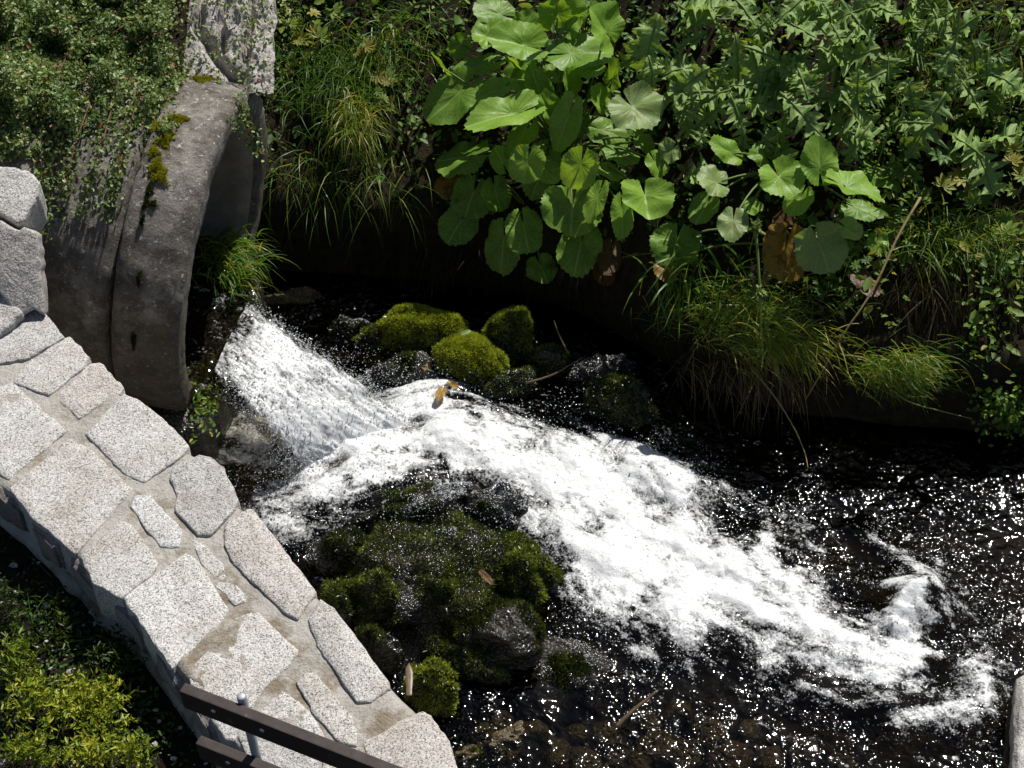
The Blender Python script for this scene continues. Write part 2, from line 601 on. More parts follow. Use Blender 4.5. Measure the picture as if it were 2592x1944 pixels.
PLANK = m_plank()
STEEL = m_simple("galvanised_steel", (0.38, 0.40, 0.43), 0.6, 0.4, 0.5, noise=20)
SCREW = m_simple("screw_head", (0.65, 0.65, 0.62), 0.4, 0.5, 0.7)
DROP = m_simple("water_drop", (0.5, 0.53, 0.56), 0.06, 0.9)
BARK = m_simple("wet_wood", (0.11, 0.075, 0.045), 0.4, 0.4, noise=40)

# ------------------------------------------------------------------ the lie of the land
PIPE_C = np.array([-1.095, -0.061, 0.80])
PH, TH = 0.147, 0.151
PA = np.array([math.cos(PH) * math.cos(TH), -math.sin(PH) * math.cos(TH), -math.sin(TH)])   # axis, out of the mouth
PHV = np.array([math.sin(PH), math.cos(PH), 0.0])
PK = np.cross(PA, PHV)
if PK[2] < 0:
    PK = -PK
R_IN, R_OUT = 0.516, 0.631
R_BODY = 0.60

_fx = [(-400, 640), (300, 660), (660, 690), (1000, 705), (1300, 745), (1480, 800), (1640, 900), (1800, 990), (2000, 1050), (2300, 1085), (2592, 1105), (3000, 1120)]
_fp = np.array([at(u, v, 0.0) for u, v in _fx])


def foot_y(x):
    return np.interp(x, _fp[:, 0], _fp[:, 1])


def bank_z(x, y):
    """height of the far bank (also the slope above the pipe on the left)"""
    x = np.asarray(x, float)
    y = np.asarray(y, float)
    d = y - foot_y(x)
    left = sstep(-0.9, -1.5, x)
    z = (0.36 + 0.5 * left) * sstep(-0.02, 0.14, d) + (0.62 + 0.2 * left) * np.clip(d - 0.08, 0, 1.7) + 0.05 * np.clip(d - 1.78, 0, 30)
    z = z + np.where(d > 0, 0.05 * fbm(np.stack([x * 3, y * 3], -1), 4, 5), 0) * sstep(0, 0.2, d)
    return np.where(d < -0.02, -0.22, z - 0.22 * sstep(0.02, -0.02, d))


def pipe_top(x, y):
    """upper skin of the pipe over the point x, y, or -9"""
    # solve |(P - c) - ((P - c).a)a| = R for z
    px, py = x - PIPE_C[0], y - PIPE_C[1]
    best = np.full(np.shape(x), -9.0)
    a = PA
    # quadratic in q = z - cz
    b0 = px * a[0] + py * a[1]
    A = 1 - a[2] ** 2
    B = -2 * b0 * a[2]
    C_ = px * px + py * py - b0 * b0 - R_BODY ** 2
    D = B * B - 4 * A * C_
    q = (-B + np.sqrt(np.maximum(D, 0))) / (2 * A)
    s = b0 + q * a[2]
    return np.where((D > 0) & (s < 0.0), PIPE_C[2] + q, best)


def fill_z(x, y):
    """earth heaped over the back of the pipe, or -9"""
    z = 1.33 + 0.42 * (y - 0.12) + 0.035 * fbm(np.stack([x * 2.5, y * 2.5], -1), 3, 15)
    return np.where((x < -1.2) & (y > 0.12), z, -9.0)


_gx, _gy = np.linspace(-4.2, 4.2, 700), np.linspace(-1.2, 5.0, 520)
_GH = bank_z(*np.meshgrid(_gx, _gy, indexing='ij'))


def bank_fast(x, y):
    fx = np.clip((x + 4.2) / 8.4 * 699, 0, 698.999)
    fy = np.clip((y + 1.2) / 6.2 * 519, 0, 518.999)
    i, j = fx.astype(int), fy.astype(int)
    a, b = fx - i, fy - j
    return (_GH[i, j] * (1 - a) + _GH[i + 1, j] * a) * (1 - b) + (_GH[i, j + 1] * (1 - a) + _GH[i + 1, j + 1] * a) * b


def hit(u, v, n=240, pipe=True):
    """where the sight line through u, v meets the bank or the pipe"""
    u = np.atleast_1d(np.asarray(u, float))
    v = np.atleast_1d(np.asarray(v, float))
    r = ray(u, v)
    t = np.full(u.shape, 3.5)
    done = np.zeros(u.shape, bool)
    for k in range(n):
        P = CAM + r * t[:, None]
        s = bank_fast(P[:, 0], P[:, 1])
        if pipe:
            s = np.maximum(s, np.maximum(pipe_top(P[:, 0], P[:, 1]), fill_z(P[:, 0], P[:, 1])))
        done |= P[:, 2] <= s
        t = np.where(done, t, t + 0.025)
        if done.all():
            break
    return CAM + r * t[:, None]


# bank terrain
def build_bank():
    xs = np.concatenate([np.linspace(-9, -2.7, 20)[:-1], np.linspace(-2.7, 3.2, 240), np.linspace(3.2, 9, 20)[1:]])
    ds = np.concatenate([np.linspace(-0.08, 0.3, 30), np.linspace(0.3, 2.6, 90)[1:], np.linspace(2.6, 14, 25)[1:]])
    X = np.repeat(xs[:, None], len(ds), 1)
    Y = foot_y(X) + ds[None, :]
    Z = bank_z(X, Y)
    # undercut lip: the turf edge leans out over the water
    lean = 0.10 * sstep(0.10, 0.34, Z) * sstep(0.6, 0.34, Z) * (0.5 + 0.8 * fbm(np.stack([X * 2.3, Z * 2], -1), 3, 9))
    Y = Y - lean
    n, m = X.shape
    V = np.stack([X, Y, Z], -1).reshape(-1, 3)
    i = np.arange(n * m).reshape(n, m)
    f = np.stack([i[:-1, :-1], i[1:, :-1], i[1:, 1:], i[:-1, 1:]], -1).reshape(-1, 4)
    o = mesh_np("bank_terrain", V, f, SOIL)
    tag(o, "dark earth bank rising behind the stream", kind="structure")


def build_bed():
    xs = np.linspace(-2.6, 3.2, 150)
    ys = np.linspace(-2.6, 1.6, 110)
    X, Y = np.meshgrid(xs, ys, indexing='ij')
    Z = -0.16 + 0.05 * fbm(np.stack([X * 2.5, Y * 2.5], -1), 4, 3)
    n, m = X.shape
    i = np.arange(n * m).reshape(n, m)
    f = np.stack([i[:-1, :-1], i[1:, :-1], i[1:, 1:], i[:-1, 1:]], -1).reshape(-1, 4)
    o = mesh_np("stream_bed", np.stack([X, Y, Z], -1).reshape(-1, 3), f, BED)
    tag(o, "dark stony bed under the stream", kind="structure")
    g = mesh_np("ground", np.array([(-120, -120, -0.42), (120, -120, -0.42), (120, 120, -0.42), (-120, 120, -0.42)]), np.array([[0, 1, 2, 3]]), BED)
    tag(g, "ground sheet below the stream and banks", kind="structure")


def build_fill():
    X, Y = np.meshgrid(np.linspace(-6, -1.21, 90), np.linspace(0.121, 3.5, 70), indexing='ij')
    n, m = X.shape
    i = np.arange(n * m).reshape(n, m)
    f = np.stack([i[:-1, :-1], i[1:, :-1], i[1:, 1:], i[:-1, 1:]], -1).reshape(-1, 4)
    o = mesh_np("embankment", np.stack([X, Y, fill_z(X, Y)], -1).reshape(-1, 3), f, SOIL)
    tag(o, "earth heaped over the back of the pipe", kind="structure")


build_bank()
build_fill()
build_bed()


# ------------------------------------------------------------------ stones from outlines
def resample(poly, n):
    poly = np.asarray(poly, float)
    q = np.vstack([poly, poly[:1]])
    seg = np.linalg.norm(np.diff(q, axis=0), axis=1)
    s = np.concatenate([[0], np.cumsum(seg)])
    t = np.linspace(0, s[-1], n, endpoint=False)
    for c in s[:-1]:                      # a sample on every corner
        t[np.argmin(np.abs(t - c))] = c
    t = np.sort(t)
    return np.stack([np.interp(t, s, q[:, k]) for k in range(q.shape[1])], -1)


def stone_mesh(name, poly, normal, thick, mat, parent, seed=0, n=56, rough=0.006, dome=0.012, bevel=0.010, taper=0.0, big=0.0):
    """a quarried stone: outline poly (world, roughly planar), crown towards normal, body 'thick' deep"""
    nrm = norm(normal)
    P = resample(poly, n)
    # smooth the corners a little
    P = 0.05 * np.roll(P, 1, 0) + 0.90 * P + 0.05 * np.roll(P, -1, 0)
    c = P.mean(0)
    rad = P - c
    rl = np.linalg.norm(rad, axis=1, keepdims=True)
    dirs = rad / rl
    jit = fbm(P * 28 + seed * 3.1, 3, seed)[:, None]
    P = P + dirs * jit * rough
    size = rl.mean()
    rings = []
    spec = [(1.0 + taper, -thick, 0.6), (1.0 + taper * 0.5, -thick * 0.55, 1.2), (1.0, -bevel * 1.6, 1.0), (1.0 - 0.55 * bevel / size, -bevel * 0.35, 0.8), (1.0 - 1.6 * bevel / size, 0.0, 0.7),
            (0.80, dome * 0.4, 1), (0.62, dome * 0.7, 1), (0.42, dome * 0.9, 1), (0.2, dome, 1)]
    for k, (f, h, a) in enumerate(spec):
        Q = c + (P - c) * f + nrm * h
        d = fbm(Q * 22 + seed * 7.7, 4, seed + 5)[:, None]
        d2 = fbm(Q * 6 + seed * 1.7, 2, seed + 9)[:, None]
        w = rough * 0.75 * a
        Q = Q + nrm * (d * w + d2 * (dome * 0.7 + big)) + (dirs * d * w * 0.9 if k < 4 else 0)
        rings.append(Q)
    V = np.concatenate(rings + [(c + nrm * dome)[None]])
    F_ = []
    m = len(rings)
    idx = np.arange(m * n).reshape(m, n)
    for k in range(m - 1):
        F_.append(np.stack([idx[k], np.roll(idx[k], -1), np.roll(idx[k + 1], -1), idx[k + 1]], -1))
    tri = np.stack([idx[-1], np.roll(idx[-1], -1), np.full(n, m * n)], -1)
    # orientation check
    a, b, d_ = V[tri[0]]
    quad = np.concatenate(F_)
    if np.dot(np.cross(b - a, d_ - a), nrm) < 0:
        quad = quad[:, ::-1]
        tri = tri[:, ::-1]
    o = mesh_np(name, V, [quad, tri], mat)
    if parent:
        put(o, parent)
    return o


WZ = 1.35       # top of the wall
GZ = 1.15       # terrace behind it

INNER = [(-260, 640), (-120, 690), (0, 745), (90, 790), (160, 858), (230, 930), (305, 990), (400, 1062), (470, 1135), (545, 1180), (600, 1270), (660, 1325), (795, 1498), (850, 1552), (985, 1735), (1075, 1812), (1155, 1944), (1250, 2110), (1340, 2300)]
OUTER = [(-420, 980), (-250, 1080), (-110, 1160), (25, 1243), (95, 1315), (185, 1400), (245, 1470), (312, 1512), (405, 1635), (445, 1690), (490, 1742), (545, 1830), (600, 1890), (690, 2010), (760, 2110), (850, 2250), (930, 2390)]
STONES = [
    [(-20, 868), (11, 838), (90, 779), (119, 803), (156, 853), (120, 872), (60, 905), (0, 915)],
    [(61, 926), (174, 855), (217, 907), (203, 928), (123, 994), (43, 967)],
    [(231, 924), (252, 920), (304, 980), (297, 992), (250, 1020), (203, 1052), (148, 1004)],
    [(-60, 1030), (-20, 990), (33, 976), (160, 1090), (22, 1205), (-70, 1150)],
    [(222, 1098), (315, 1000), (355, 1020), (416, 1070), (468, 1125), (460, 1142), (365, 1214), (320, 1195)],
    [(32, 1236), (174, 1114), (215, 1135), (327, 1236), (290, 1280), (190, 1394), (170, 1375), (85, 1300)],
    [(436, 1212), (440, 1185), (505, 1155), (530, 1163), (560, 1190), (598, 1262), (590, 1285), (530, 1345), (500, 1345), (450, 1285), (458, 1250)],
    [(336, 1285), (345, 1258), (381, 1258), (453, 1339), (448, 1375), (430, 1380), (403, 1375), (360, 1312)],
    [(208, 1408), (309, 1325), (332, 1335), (392, 1425), (385, 1440), (309, 1508), (295, 1502), (242, 1467)],
    [(318, 1512), (471, 1406), (493, 1420), (567, 1541), (560, 1565), (437, 1684), (404, 1630)],
    [(578, 1330), (628, 1294), (641, 1294), (794, 1491), (785, 1505), (749, 1559), (717, 1541), (601, 1424), (574, 1379)],
    [(486, 1366), (512, 1380), (556, 1424), (565, 1442), (543, 1456), (520, 1424)],
    [(556, 1460), (567, 1453), (614, 1505), (614, 1518), (592, 1525), (556, 1487)],
    [(482, 1702), (596, 1572), (646, 1554), (717, 1621), (744, 1648), (735, 1671), (668, 1729), (641, 1780), (600, 1805), (505, 1752)],
    [(786, 1571), (815, 1523), (848, 1547), (978, 1720), (982, 1734), (935, 1768), (901, 1768), (810, 1633)],
    [(754, 1730), (773, 1712), (798, 1709), (881, 1810), (895, 1850), (898, 1882), (856, 1871), (812, 1810)],
    [(665, 1800), (718, 1759), (735, 1768), (775, 1806), (820, 1865), (790, 1885), (700, 1850)],
    [(610, 1868), (632, 1845), (762, 1900), (800, 1930), (800, 1985), (700, 2010), (650, 1945)],
    [(930, 1875), (979, 1848), (1070, 1808), (1088, 1817), (1124, 1882), (1150, 1938), (1180, 2010), (1060, 2060), (950, 1950)],
    [(535, 1815), (560, 1806), (592, 1838), (592, 1870), (570, 1862)],
    [(820, 1915), (900, 1905), (930, 1965), (1000, 2060), (930, 2090), (830, 2000)],
    [(700, 2030), (800, 2005), (900, 2110), (840, 2200), (770, 2120)],
    [(-200, 1040), (-90, 970), (-75, 1020), (-90, 1150), (-130, 1130)],
    [(-140, 880), (-40, 850), (-30, 920), (-60, 1000), (-110, 960)],
    [(1040, 2090), (1190, 2040), (1250, 2130), (1310, 2260), (1180, 2300), (1090, 2190)],
    [(870, 2220), (960, 2110), (1060, 2180), (1150, 2320), (1000, 2400), (920, 2330)],
]


def build_wall():
    root = empty("granite_wall", at(600, 1500, GZ))
    tag(root, "curving low wall of pale granite blocks set in sandy mortar beside the stream", "stone wall")
    inner = resample_open(np.array([at(u, v, WZ) for u, v in INNER]), 150)
    outer = resample_open(np.array([at(u, v, WZ) for u, v in OUTER]), 150)
    m = 34
    ss = np.linspace(0, 1, m)
    top = outer[:, None] * (1 - ss)[None, :, None] + inner[:, None] * ss[None, :, None]
    edge = np.minimum(ss, 1 - ss)
    nz = fbm(top[..., :2] * 7, 5, 21)
    fine = fbm(top[..., :2] * 45, 3, 23)
    top[..., 2] += -0.003 + 0.007 * nz + 0.0035 * fine - 0.02 * sstep(0.04, 0.0, edge)[None, :]
    # flanks
    od = norm(np.stack([-(outer - inner)[:, 1] * 0, (outer - inner)[:, 1] * 0, np.zeros(150)], -1) + (outer - inner) * np.array([1, 1, 0]))

    def shift(base, dd, z, seed):
        Q = base.copy()
        w = 0.012 * fbm(np.stack([np.linspace(0, 30, 150), np.full(150, z * 9)], -1), 3, seed)[:, None]
        Q[:, :2] += od[:, :2] * (dd + w)
        Q[:, 2] = z
        return Q
    oa = [shift(outer, 0.0, GZ - 0.3, 1) + od * 0.03, shift(outer, 0.0, GZ + 0.02, 2) + od * 0.028, shift(outer, 0, GZ + 0.04, 3) + od * 0.018, shift(outer, 0, GZ + 0.06, 4) - od * 0.005,
          shift(outer, 0, GZ + 0.1, 5) - od * 0.012, shift(outer, 0, WZ - 0.05, 6) - od * 0.012]
    ia = [shift(inner, 0, WZ - 0.06, 7) + od * 0.01, shift(inner, 0, 0.7, 8), shift(inner, 0, -0.3, 9) - od * 0.06]
    rows = [q[:, None] for q in oa] + [top] + [q[:, None] for q in ia]
    G = np.concatenate(rows, 1)
    n_, m_ = G.shape[:2]
    i = np.arange(n_ * m_).reshape(n_, m_)
    f = np.stack([i[:-1, :-1], i[:-1, 1:], i[1:, 1:], i[1:, :-1]], -1).reshape(-1, 4)
    core = mesh_np("mortar_core", G.reshape(-1, 3), f, MORTAR)
    put(core, root)
    up = np.array([0, 0, 1.0])
    for k, poly in enumerate(STONES):
        r = np.random.default_rng(100 + k)
        z = WZ + r.uniform(-0.003, 0.006)
        P = np.array([at(u, v, z) for u, v in poly])
        cc = P.mean(0)
        P = cc + (P - cc) * (1 + 0.011 / np.linalg.norm(P - cc, axis=1, keepdims=True))
        small = len(poly) < 7 and k in (11, 12)
        cx = np.mean([p[0] for p in poly])
        th = 0.14 if not small else 0.06
        o = stone_mesh("stone", P, up + r.normal(size=3) * 0.02, th, GRANITE_W if k in (10, 18, 2) else GRANITE, root, seed=k + 1,
                       n=110, rough=0.006, dome=0.001 if k not in (10, 14, 18) else 0.008, bevel=0.0032, big=0.0028)
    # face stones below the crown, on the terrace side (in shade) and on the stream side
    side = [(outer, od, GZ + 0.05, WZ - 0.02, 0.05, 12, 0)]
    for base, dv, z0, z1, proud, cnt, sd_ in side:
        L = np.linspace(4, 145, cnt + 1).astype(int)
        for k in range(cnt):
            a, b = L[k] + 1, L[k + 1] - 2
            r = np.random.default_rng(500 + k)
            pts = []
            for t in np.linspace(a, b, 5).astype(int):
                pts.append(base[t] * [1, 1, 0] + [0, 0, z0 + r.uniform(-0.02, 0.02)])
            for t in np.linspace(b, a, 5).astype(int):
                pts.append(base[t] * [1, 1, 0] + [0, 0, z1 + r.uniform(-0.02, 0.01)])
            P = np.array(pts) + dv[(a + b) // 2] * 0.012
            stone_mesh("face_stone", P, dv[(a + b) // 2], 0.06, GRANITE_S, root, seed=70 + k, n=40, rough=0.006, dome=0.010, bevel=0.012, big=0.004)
    L = np.linspace(4, 145, 15).astype(int)
    for row, (z0, z1) in enumerate(((0.98, 1.27), (0.64, 0.95), (0.30, 0.61), (-0.05, 0.27))):
        for k in range(14):
            a, b = L[k] + 1 + (row % 2) * 3, min(L[k + 1] - 1 + (row % 2) * 3, 149)
            zz = [z0] * 4 + [z1] * 4
            ts = list(np.linspace(a, b, 4).astype(int)) + list(np.linspace(b, a, 4).astype(int))
            P = np.array([inner[t] * [1, 1, 0] + [0, 0, z] for t, z in zip(ts, zz)])
            dv = -od[(a + b) // 2]
            stone_mesh("face_stone", P + dv * 0.004 + (dv * 0.02 if row > 1 else 0), dv, 0.05, GRANITE_W, root, seed=170 + k + 20 * row, n=32, rough=0.01, dome=0.01, bevel=0.012)
    return inner, outer, od


def resample_open(P, n):
    for _ in range(2):
        Q = np.empty((2 * len(P) - 2, P.shape[1]))
        Q[0::2] = 0.75 * P[:-1] + 0.25 * P[1:]
        Q[1::2] = 0.25 * P[:-1] + 0.75 * P[1:]
        P = np.vstack([P[:1], Q, P[-1:]])
    s = np.concatenate([[0], np.cumsum(np.linalg.norm(np.diff(P, axis=0), axis=1))])
    t = np.linspace(0, s[-1], n)
    return np.stack([np.interp(t, s, P[:, k]) for k in range(P.shape[1])], -1)


W_IN, W_OUT, W_OD = build_wall()


def build_terrace():
    # the planted ground on the near side of the wall
    n, m = 150, 60
    dd = np.concatenate([np.linspace(-0.12, 0.9, 45), np.linspace(0.9, 6, 16)[1:]])
    m = len(dd)
    G = W_OUT[:, None] + W_OD[:, None] * dd[None, :, None]
    G[..., 2] = GZ + 0.03 * fbm(G[..., :2] * 4, 4, 31) + 0.012 * fbm(G[..., :2] * 22, 3, 33)
    i = np.arange(n * m).reshape(n, m)
    f = np.stack([i[:-1, :-1], i[1:, :-1], i[1:, 1:], i[:-1, 1:]], -1).reshape(-1, 4)
    o = mesh_np("terrace_ground", G.reshape(-1, 3), f[:, ::-1], TERRACE)
    tag(o, "earth of the planted terrace behind the wall", kind="structure")


build_terrace()


# ------------------------------------------------------------------ concrete pipe
def tube_rings(rings, closed_ring=False):
    """rings: K x N x 3 -> quads"""
    K, N = rings.shape[:2]
    i = np.arange(K * N).reshape(K, N)
    j = np.roll(i, -1, 1)
    return np.stack([i[:-1], j[:-1], j[1:], i[1:]], -1).reshape(-1, 4)


def pipe_pt(s, r, t):
    return PIPE_C + PA * s[..., None] + r[..., None] * (np.cos(t)[..., None] * PHV + np.sin(t)[..., None] * PK)


def pipe_part(name, prof, mat, n=160, rough=0.004, seed=1):
    t = np.linspace(0, 2 * np.pi, n, endpoint=False)
    S = np.array([p[0] for p in prof])[:, None] + 0 * t
    R = np.array([p[1] for p in prof])[:, None] + 0 * t
    T = 0 * S + t
    P = pipe_pt(S, R, T)
    d = fbm(P * 9, 4, seed) * rough * 1.4 + fbm(P * 40, 3, seed + 3) * rough
    P = pipe_pt(S + d * 0.8, R + d, T)
    return mesh_np(name, P.reshape(-1, 3), tube_rings(P), mat)


def dense(prof, step=0.025):
    out = [prof[0]]
    for a, b in zip(prof[:-1], prof[1:]):
        L = math.hypot(b[0] - a[0], b[1] - a[1])
        k = max(1, int(L / step))
        for q in range(1, k + 1):
            out.append((a[0] + (b[0] - a[0]) * q / k, a[1] + (b[1] - a[1]) * q / k))
    return out


def build_pipe():
    root = empty("culvert_pipe", PIPE_C + np.array([0, 0, -0.63]))
    tag(root, "weathered round concrete culvert pipe pouring water into the stream", "culvert pipe")
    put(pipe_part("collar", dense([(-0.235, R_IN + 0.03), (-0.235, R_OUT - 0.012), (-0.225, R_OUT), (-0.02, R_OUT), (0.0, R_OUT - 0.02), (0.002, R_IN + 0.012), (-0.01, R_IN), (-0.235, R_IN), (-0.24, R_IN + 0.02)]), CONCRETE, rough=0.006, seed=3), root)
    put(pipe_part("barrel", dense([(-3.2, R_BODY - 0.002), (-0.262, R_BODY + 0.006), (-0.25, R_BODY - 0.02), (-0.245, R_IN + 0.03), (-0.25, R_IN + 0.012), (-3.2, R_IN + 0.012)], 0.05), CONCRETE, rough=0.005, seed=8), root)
    put(pipe_part("inner_wall", dense([(-0.03, R_IN + 0.006), (-0.035, R_IN - 0.016), (-3.2, R_IN - 0.016)], 0.05), INNERC, rough=0.003, seed=15), root)
    # yellow-green moss cushions in the joint and down the shaded crack
    blobs = [(410, 318, 26, 30), (412, 262, 20, 22), (420, 345, 16, 16), (455, 300, 16, 12), (395, 385, 14, 15), (393, 418, 18, 18), (400, 447, 22, 18), (412, 360, 20, 14),
             (505, 205, 24, 14), (540, 225, 20, 12), (375, 480, 9, 14), (370, 515, 7, 16), (400, 520, 12, 8), (362, 560, 5, 14), (350, 700, 5, 18), (340, 860, 5, 22)]
    for k, (u, v, ru, rv) in enumerate(blobs):
        # nearest pipe angle on the joint for that pixel
        t = np.linspace(0, 2 * np.pi, 720)
        best = None
        for s in np.linspace(-0.36, -0.15, 10):
            P = pipe_pt(np.full(720, s), np.full(720, R_OUT if s > -0.235 else R_BODY), t)
            nn = np.cos(t)[:, None] * PHV + np.sin(t)[:, None] * PK
            vis = ((CAM - P) * nn).sum(1) > 0
            pu, pv = pix(P)
            e = (pu - u) ** 2 + (pv - v) ** 2 + (~vis) * 1e7
            q = e.argmin()
            if best is None or e[q] < best[0]:
                best = (e[q], P[q], nn[q])
        c, nn = best[1], best[2]
        ru_, rv_ = ru / 640, rv / 640
        o = cushion("moss_patch", c, nn, ru_ * 0.8, rv_ * 0.9, 0.012, 40 + k, 300 + int(ru * rv * 1.2), 0.55 if v < 470 else 0.1, yellow=v < 470)
        put(o, root)


def cushion(name, c, nn, ra, rb, h, seed, count, tint, yellow=False):
    """a fuzzy cushion of short moss shoots"""
    r = np.random.default_rng(seed)
    nn = norm(nn)
    a = norm(np.cross(nn, PA))
    b = norm(np.cross(nn, a))
    ang = r.uniform(0, 2 * np.pi, count)
    rr = np.sqrt(r.uniform(0, 1, count))
    edge = 1 + 0.45 * np.sin(ang * 3 + seed) + 0.25 * np.sin(ang * 7 + seed * 2)
    x, y = rr * np.cos(ang) * edge, rr * np.sin(ang) * edge
    hh = h * np.sqrt(np.clip(1 - rr ** 2, 0, 1))
    P = c + a * (x * rb)[:, None] + b * (y * ra)[:, None] + nn * (hh - 0.004)[:, None]
    D = norm(nn + r.normal(size=(count, 3)) * 0.45)
    V, Fc, own = blades(P, D, r.uniform(0.006, 0.013, count), np.full(count, 0.004), 0.0, 1, r)
    tv = np.clip(tint + r.normal(size=count) * 0.2 + (0.3 if yellow else 0), 0, 1)
    return mesh_np(name, V, Fc, MOSSY if yellow else MOSS, attrs={"tint": tv[own]})


def blades(P, D, L, Wd, droop, seg, r, side=None):
    """tapered grass blades; returns verts, faces, owner index per vertex"""
    N = len(P)
    D = norm(D)
    L = np.asarray(L)
    if side is None:
        side = norm(np.cross(D, norm(r.normal(size=(N, 3)))))
    droop = np.broadcast_to(np.asarray(droop, float), (N,))
    rows = []
    pos = P.copy()
    d = D.copy()
    for k in range(seg + 1):
        w = Wd * (1 - (k / seg) ** 1.5) * 0.5
        if k == seg:
            rows.append(pos[:, None])
        else:
            rows.append(np.stack([pos - side * w[:, None], pos + side * w[:, None]], 1))
        pos = pos + d * (L / seg)[:, None]
        d = norm(d + np.array([0, 0, -1.0]) * (droop / seg)[:, None] + r.normal(size=(N, 3)) * 0.06)
    V = np.concatenate(rows, 1)
    nv = V.shape[1]
    base = (np.arange(N) * nv)[:, None]
    quads = []
    for k in range(seg - 1):
        quads.append(base + np.array([2 * k, 2 * k + 1, 2 * k + 3, 2 * k + 2])[None])
    tri = base + np.array([2 * (seg - 1), 2 * (seg - 1) + 1, 2 * seg])[None]
    return V.reshape(-1, 3), [np.concatenate(quads) if quads else np.zeros((0, 4), int), tri], np.repeat(np.arange(N), nv)


def leaflets(P, D, Nn, L, Wd, fold=0.25):
    """small pointed leaves of two folded halves (6 verts, 4 tris)"""
    N = len(P)
    D = norm(D)
    S = norm(np.cross(D, Nn))
    Nn = norm(np.cross(S, D))
    L = np.asarray(L)[:, None]
    W = np.asarray(Wd)[:, None] * 0.5
    a = P
    b1 = P + D * L * 0.35 + S * W + Nn * W * fold
    b2 = P + D * L * 0.75 + S * W * 0.75 + Nn * W * fold * 0.7
    c1 = P + D * L * 0.35 - S * W + Nn * W * fold
    c2 = P + D * L * 0.75 - S * W * 0.75 + Nn * W * fold * 0.7
    e = P + D * L - Nn * L * 0.08
    V = np.stack([a, b1, b2, e, c2, c1], 1).reshape(-1, 3)
    base = (np.arange(N) * 6)[:, None]
    q = np.concatenate([base + np.array([0, 1, 2, 3])[None], base + np.array([0, 3, 4, 5])[None]])
    return V, [q], np.repeat(np.arange(N), 6)


def tube(pts, rad, n=6):
    pts = np.asarray(pts, float)
    K = len(pts)
    rad = np.broadcast_to(np.asarray(rad, float), (K,))
    d = norm(np.gradient(pts, axis=0))
    ref = np.array([0.31, 0.22, 0.92])
    a = norm(np.cross(d, ref))
    b = np.cross(d, a)
    t = np.linspace(0, 2 * np.pi, n, endpoint=False)
    R = pts[:, None] + rad[:, None, None] * (np.cos(t)[None, :, None] * a[:, None] + np.sin(t)[None, :, None] * b[:, None])
    V = R.reshape(-1, 3)
    q = tube_rings(R)
    V = np.concatenate([V, pts[:1], pts[-1:]])
    i0 = np.arange(n)
    caps = np.concatenate([np.stack([np.roll(i0, -1), i0, np.full(n, K * n)], -1), np.stack([i0 + (K - 1) * n, np.roll(i0, -1) + (K - 1) * n, np.full(n, K * n + 1)], -1)])
    return V, [q, caps]


def join(parts):
    """parts: list of (V, faces list, attr array) -> one set"""
    Vs, Q, T, A = [], [], [], []
    off = 0
    for V, Fs, a in parts:
        Vs.append(V)
        for f in Fs:
            if len(f):
                (Q if f.shape[1] == 4 else T).append(f + off)
        A.append(np.broadcast_to(a, (len(V),)))
        off += len(V)
    fs = []
    if Q:
        fs.append(np.concatenate(Q))
    if T:
        fs.append(np.concatenate(T))
    return np.concatenate(Vs), fs, np.concatenate(A)


MOSSY = m_plant("yellow_moss", [(0.0, (0.06, 0.08, 0.004)), (0.5, (0.17, 0.19, 0.008)), (1.0, (0.32, 0.31, 0.02))], 0.6, 0.2, 0.35)
build_pipe()


# ------------------------------------------------------------------ rough stones by the pipe (left edge) and rock outcrop above it
def inclined(pxs, anchor, normal):
    """pixels thrown onto the plane through anchor with that normal"""
    nn = norm(normal)
    out = []
    for u, v in pxs:
        r = ray(u, v)
        t = np.dot(anchor - CAM, nn) / np.dot(r, nn)
        out.append(CAM + r * t)
    return np.array(out)


def build_abutment():
    root = empty("stone_abutment", at(0, 800, 1.0))
    tag(root, "rough granite abutment stones beside the culvert pipe at the left edge", "stones")
    nrm = np.array([0.18, -0.42, 0.9])
    blocks = [
        ([(-150, 400), (0, 418), (72, 427), (98, 456), (98, 492), (61, 560), (47, 572), (0, 540), (-150, 500)], at(40, 480, 1.62), nrm, 0.22, GRANITE),
        ([(-150, 540), (0, 556), (48, 584), (62, 572), (96, 590), (108, 708), (113, 800), (88, 782), (50, 812), (0, 742), (-150, 690)], at(60, 700, 1.47), np.array([0.25, -0.72, 0.65]), 0.24, ROCKFACE),
        ([(-150, 712), (0, 722), (30, 740), (55, 790), (12, 836), (-30, 862), (-150, 800)], at(20, 790, 1.40), np.array([0.1, -0.3, 0.95]), 0.14, GRANITE_W),
    ]
    for k, (px, an, nn, th, mt) in enumerate(blocks):
        stone_mesh("stone", inclined(px, an, nn), nn, th, mt, root, seed=300 + k, n=110, rough=0.008, dome=0.002, bevel=0.006, big=0.003)
    # bedding under the blocks so that they stand on the bank
    P = np.array([at(u, v, 1.0) for u, v in [(-250, 520), (70, 560), (110, 760), (60, 860), (-250, 860)]])
    stone_mesh("footing", P + np.array([0, 0, 0.25]), (0, 0, 1), 1.2, MORTAR, root, seed=320, n=48, rough=0.01)


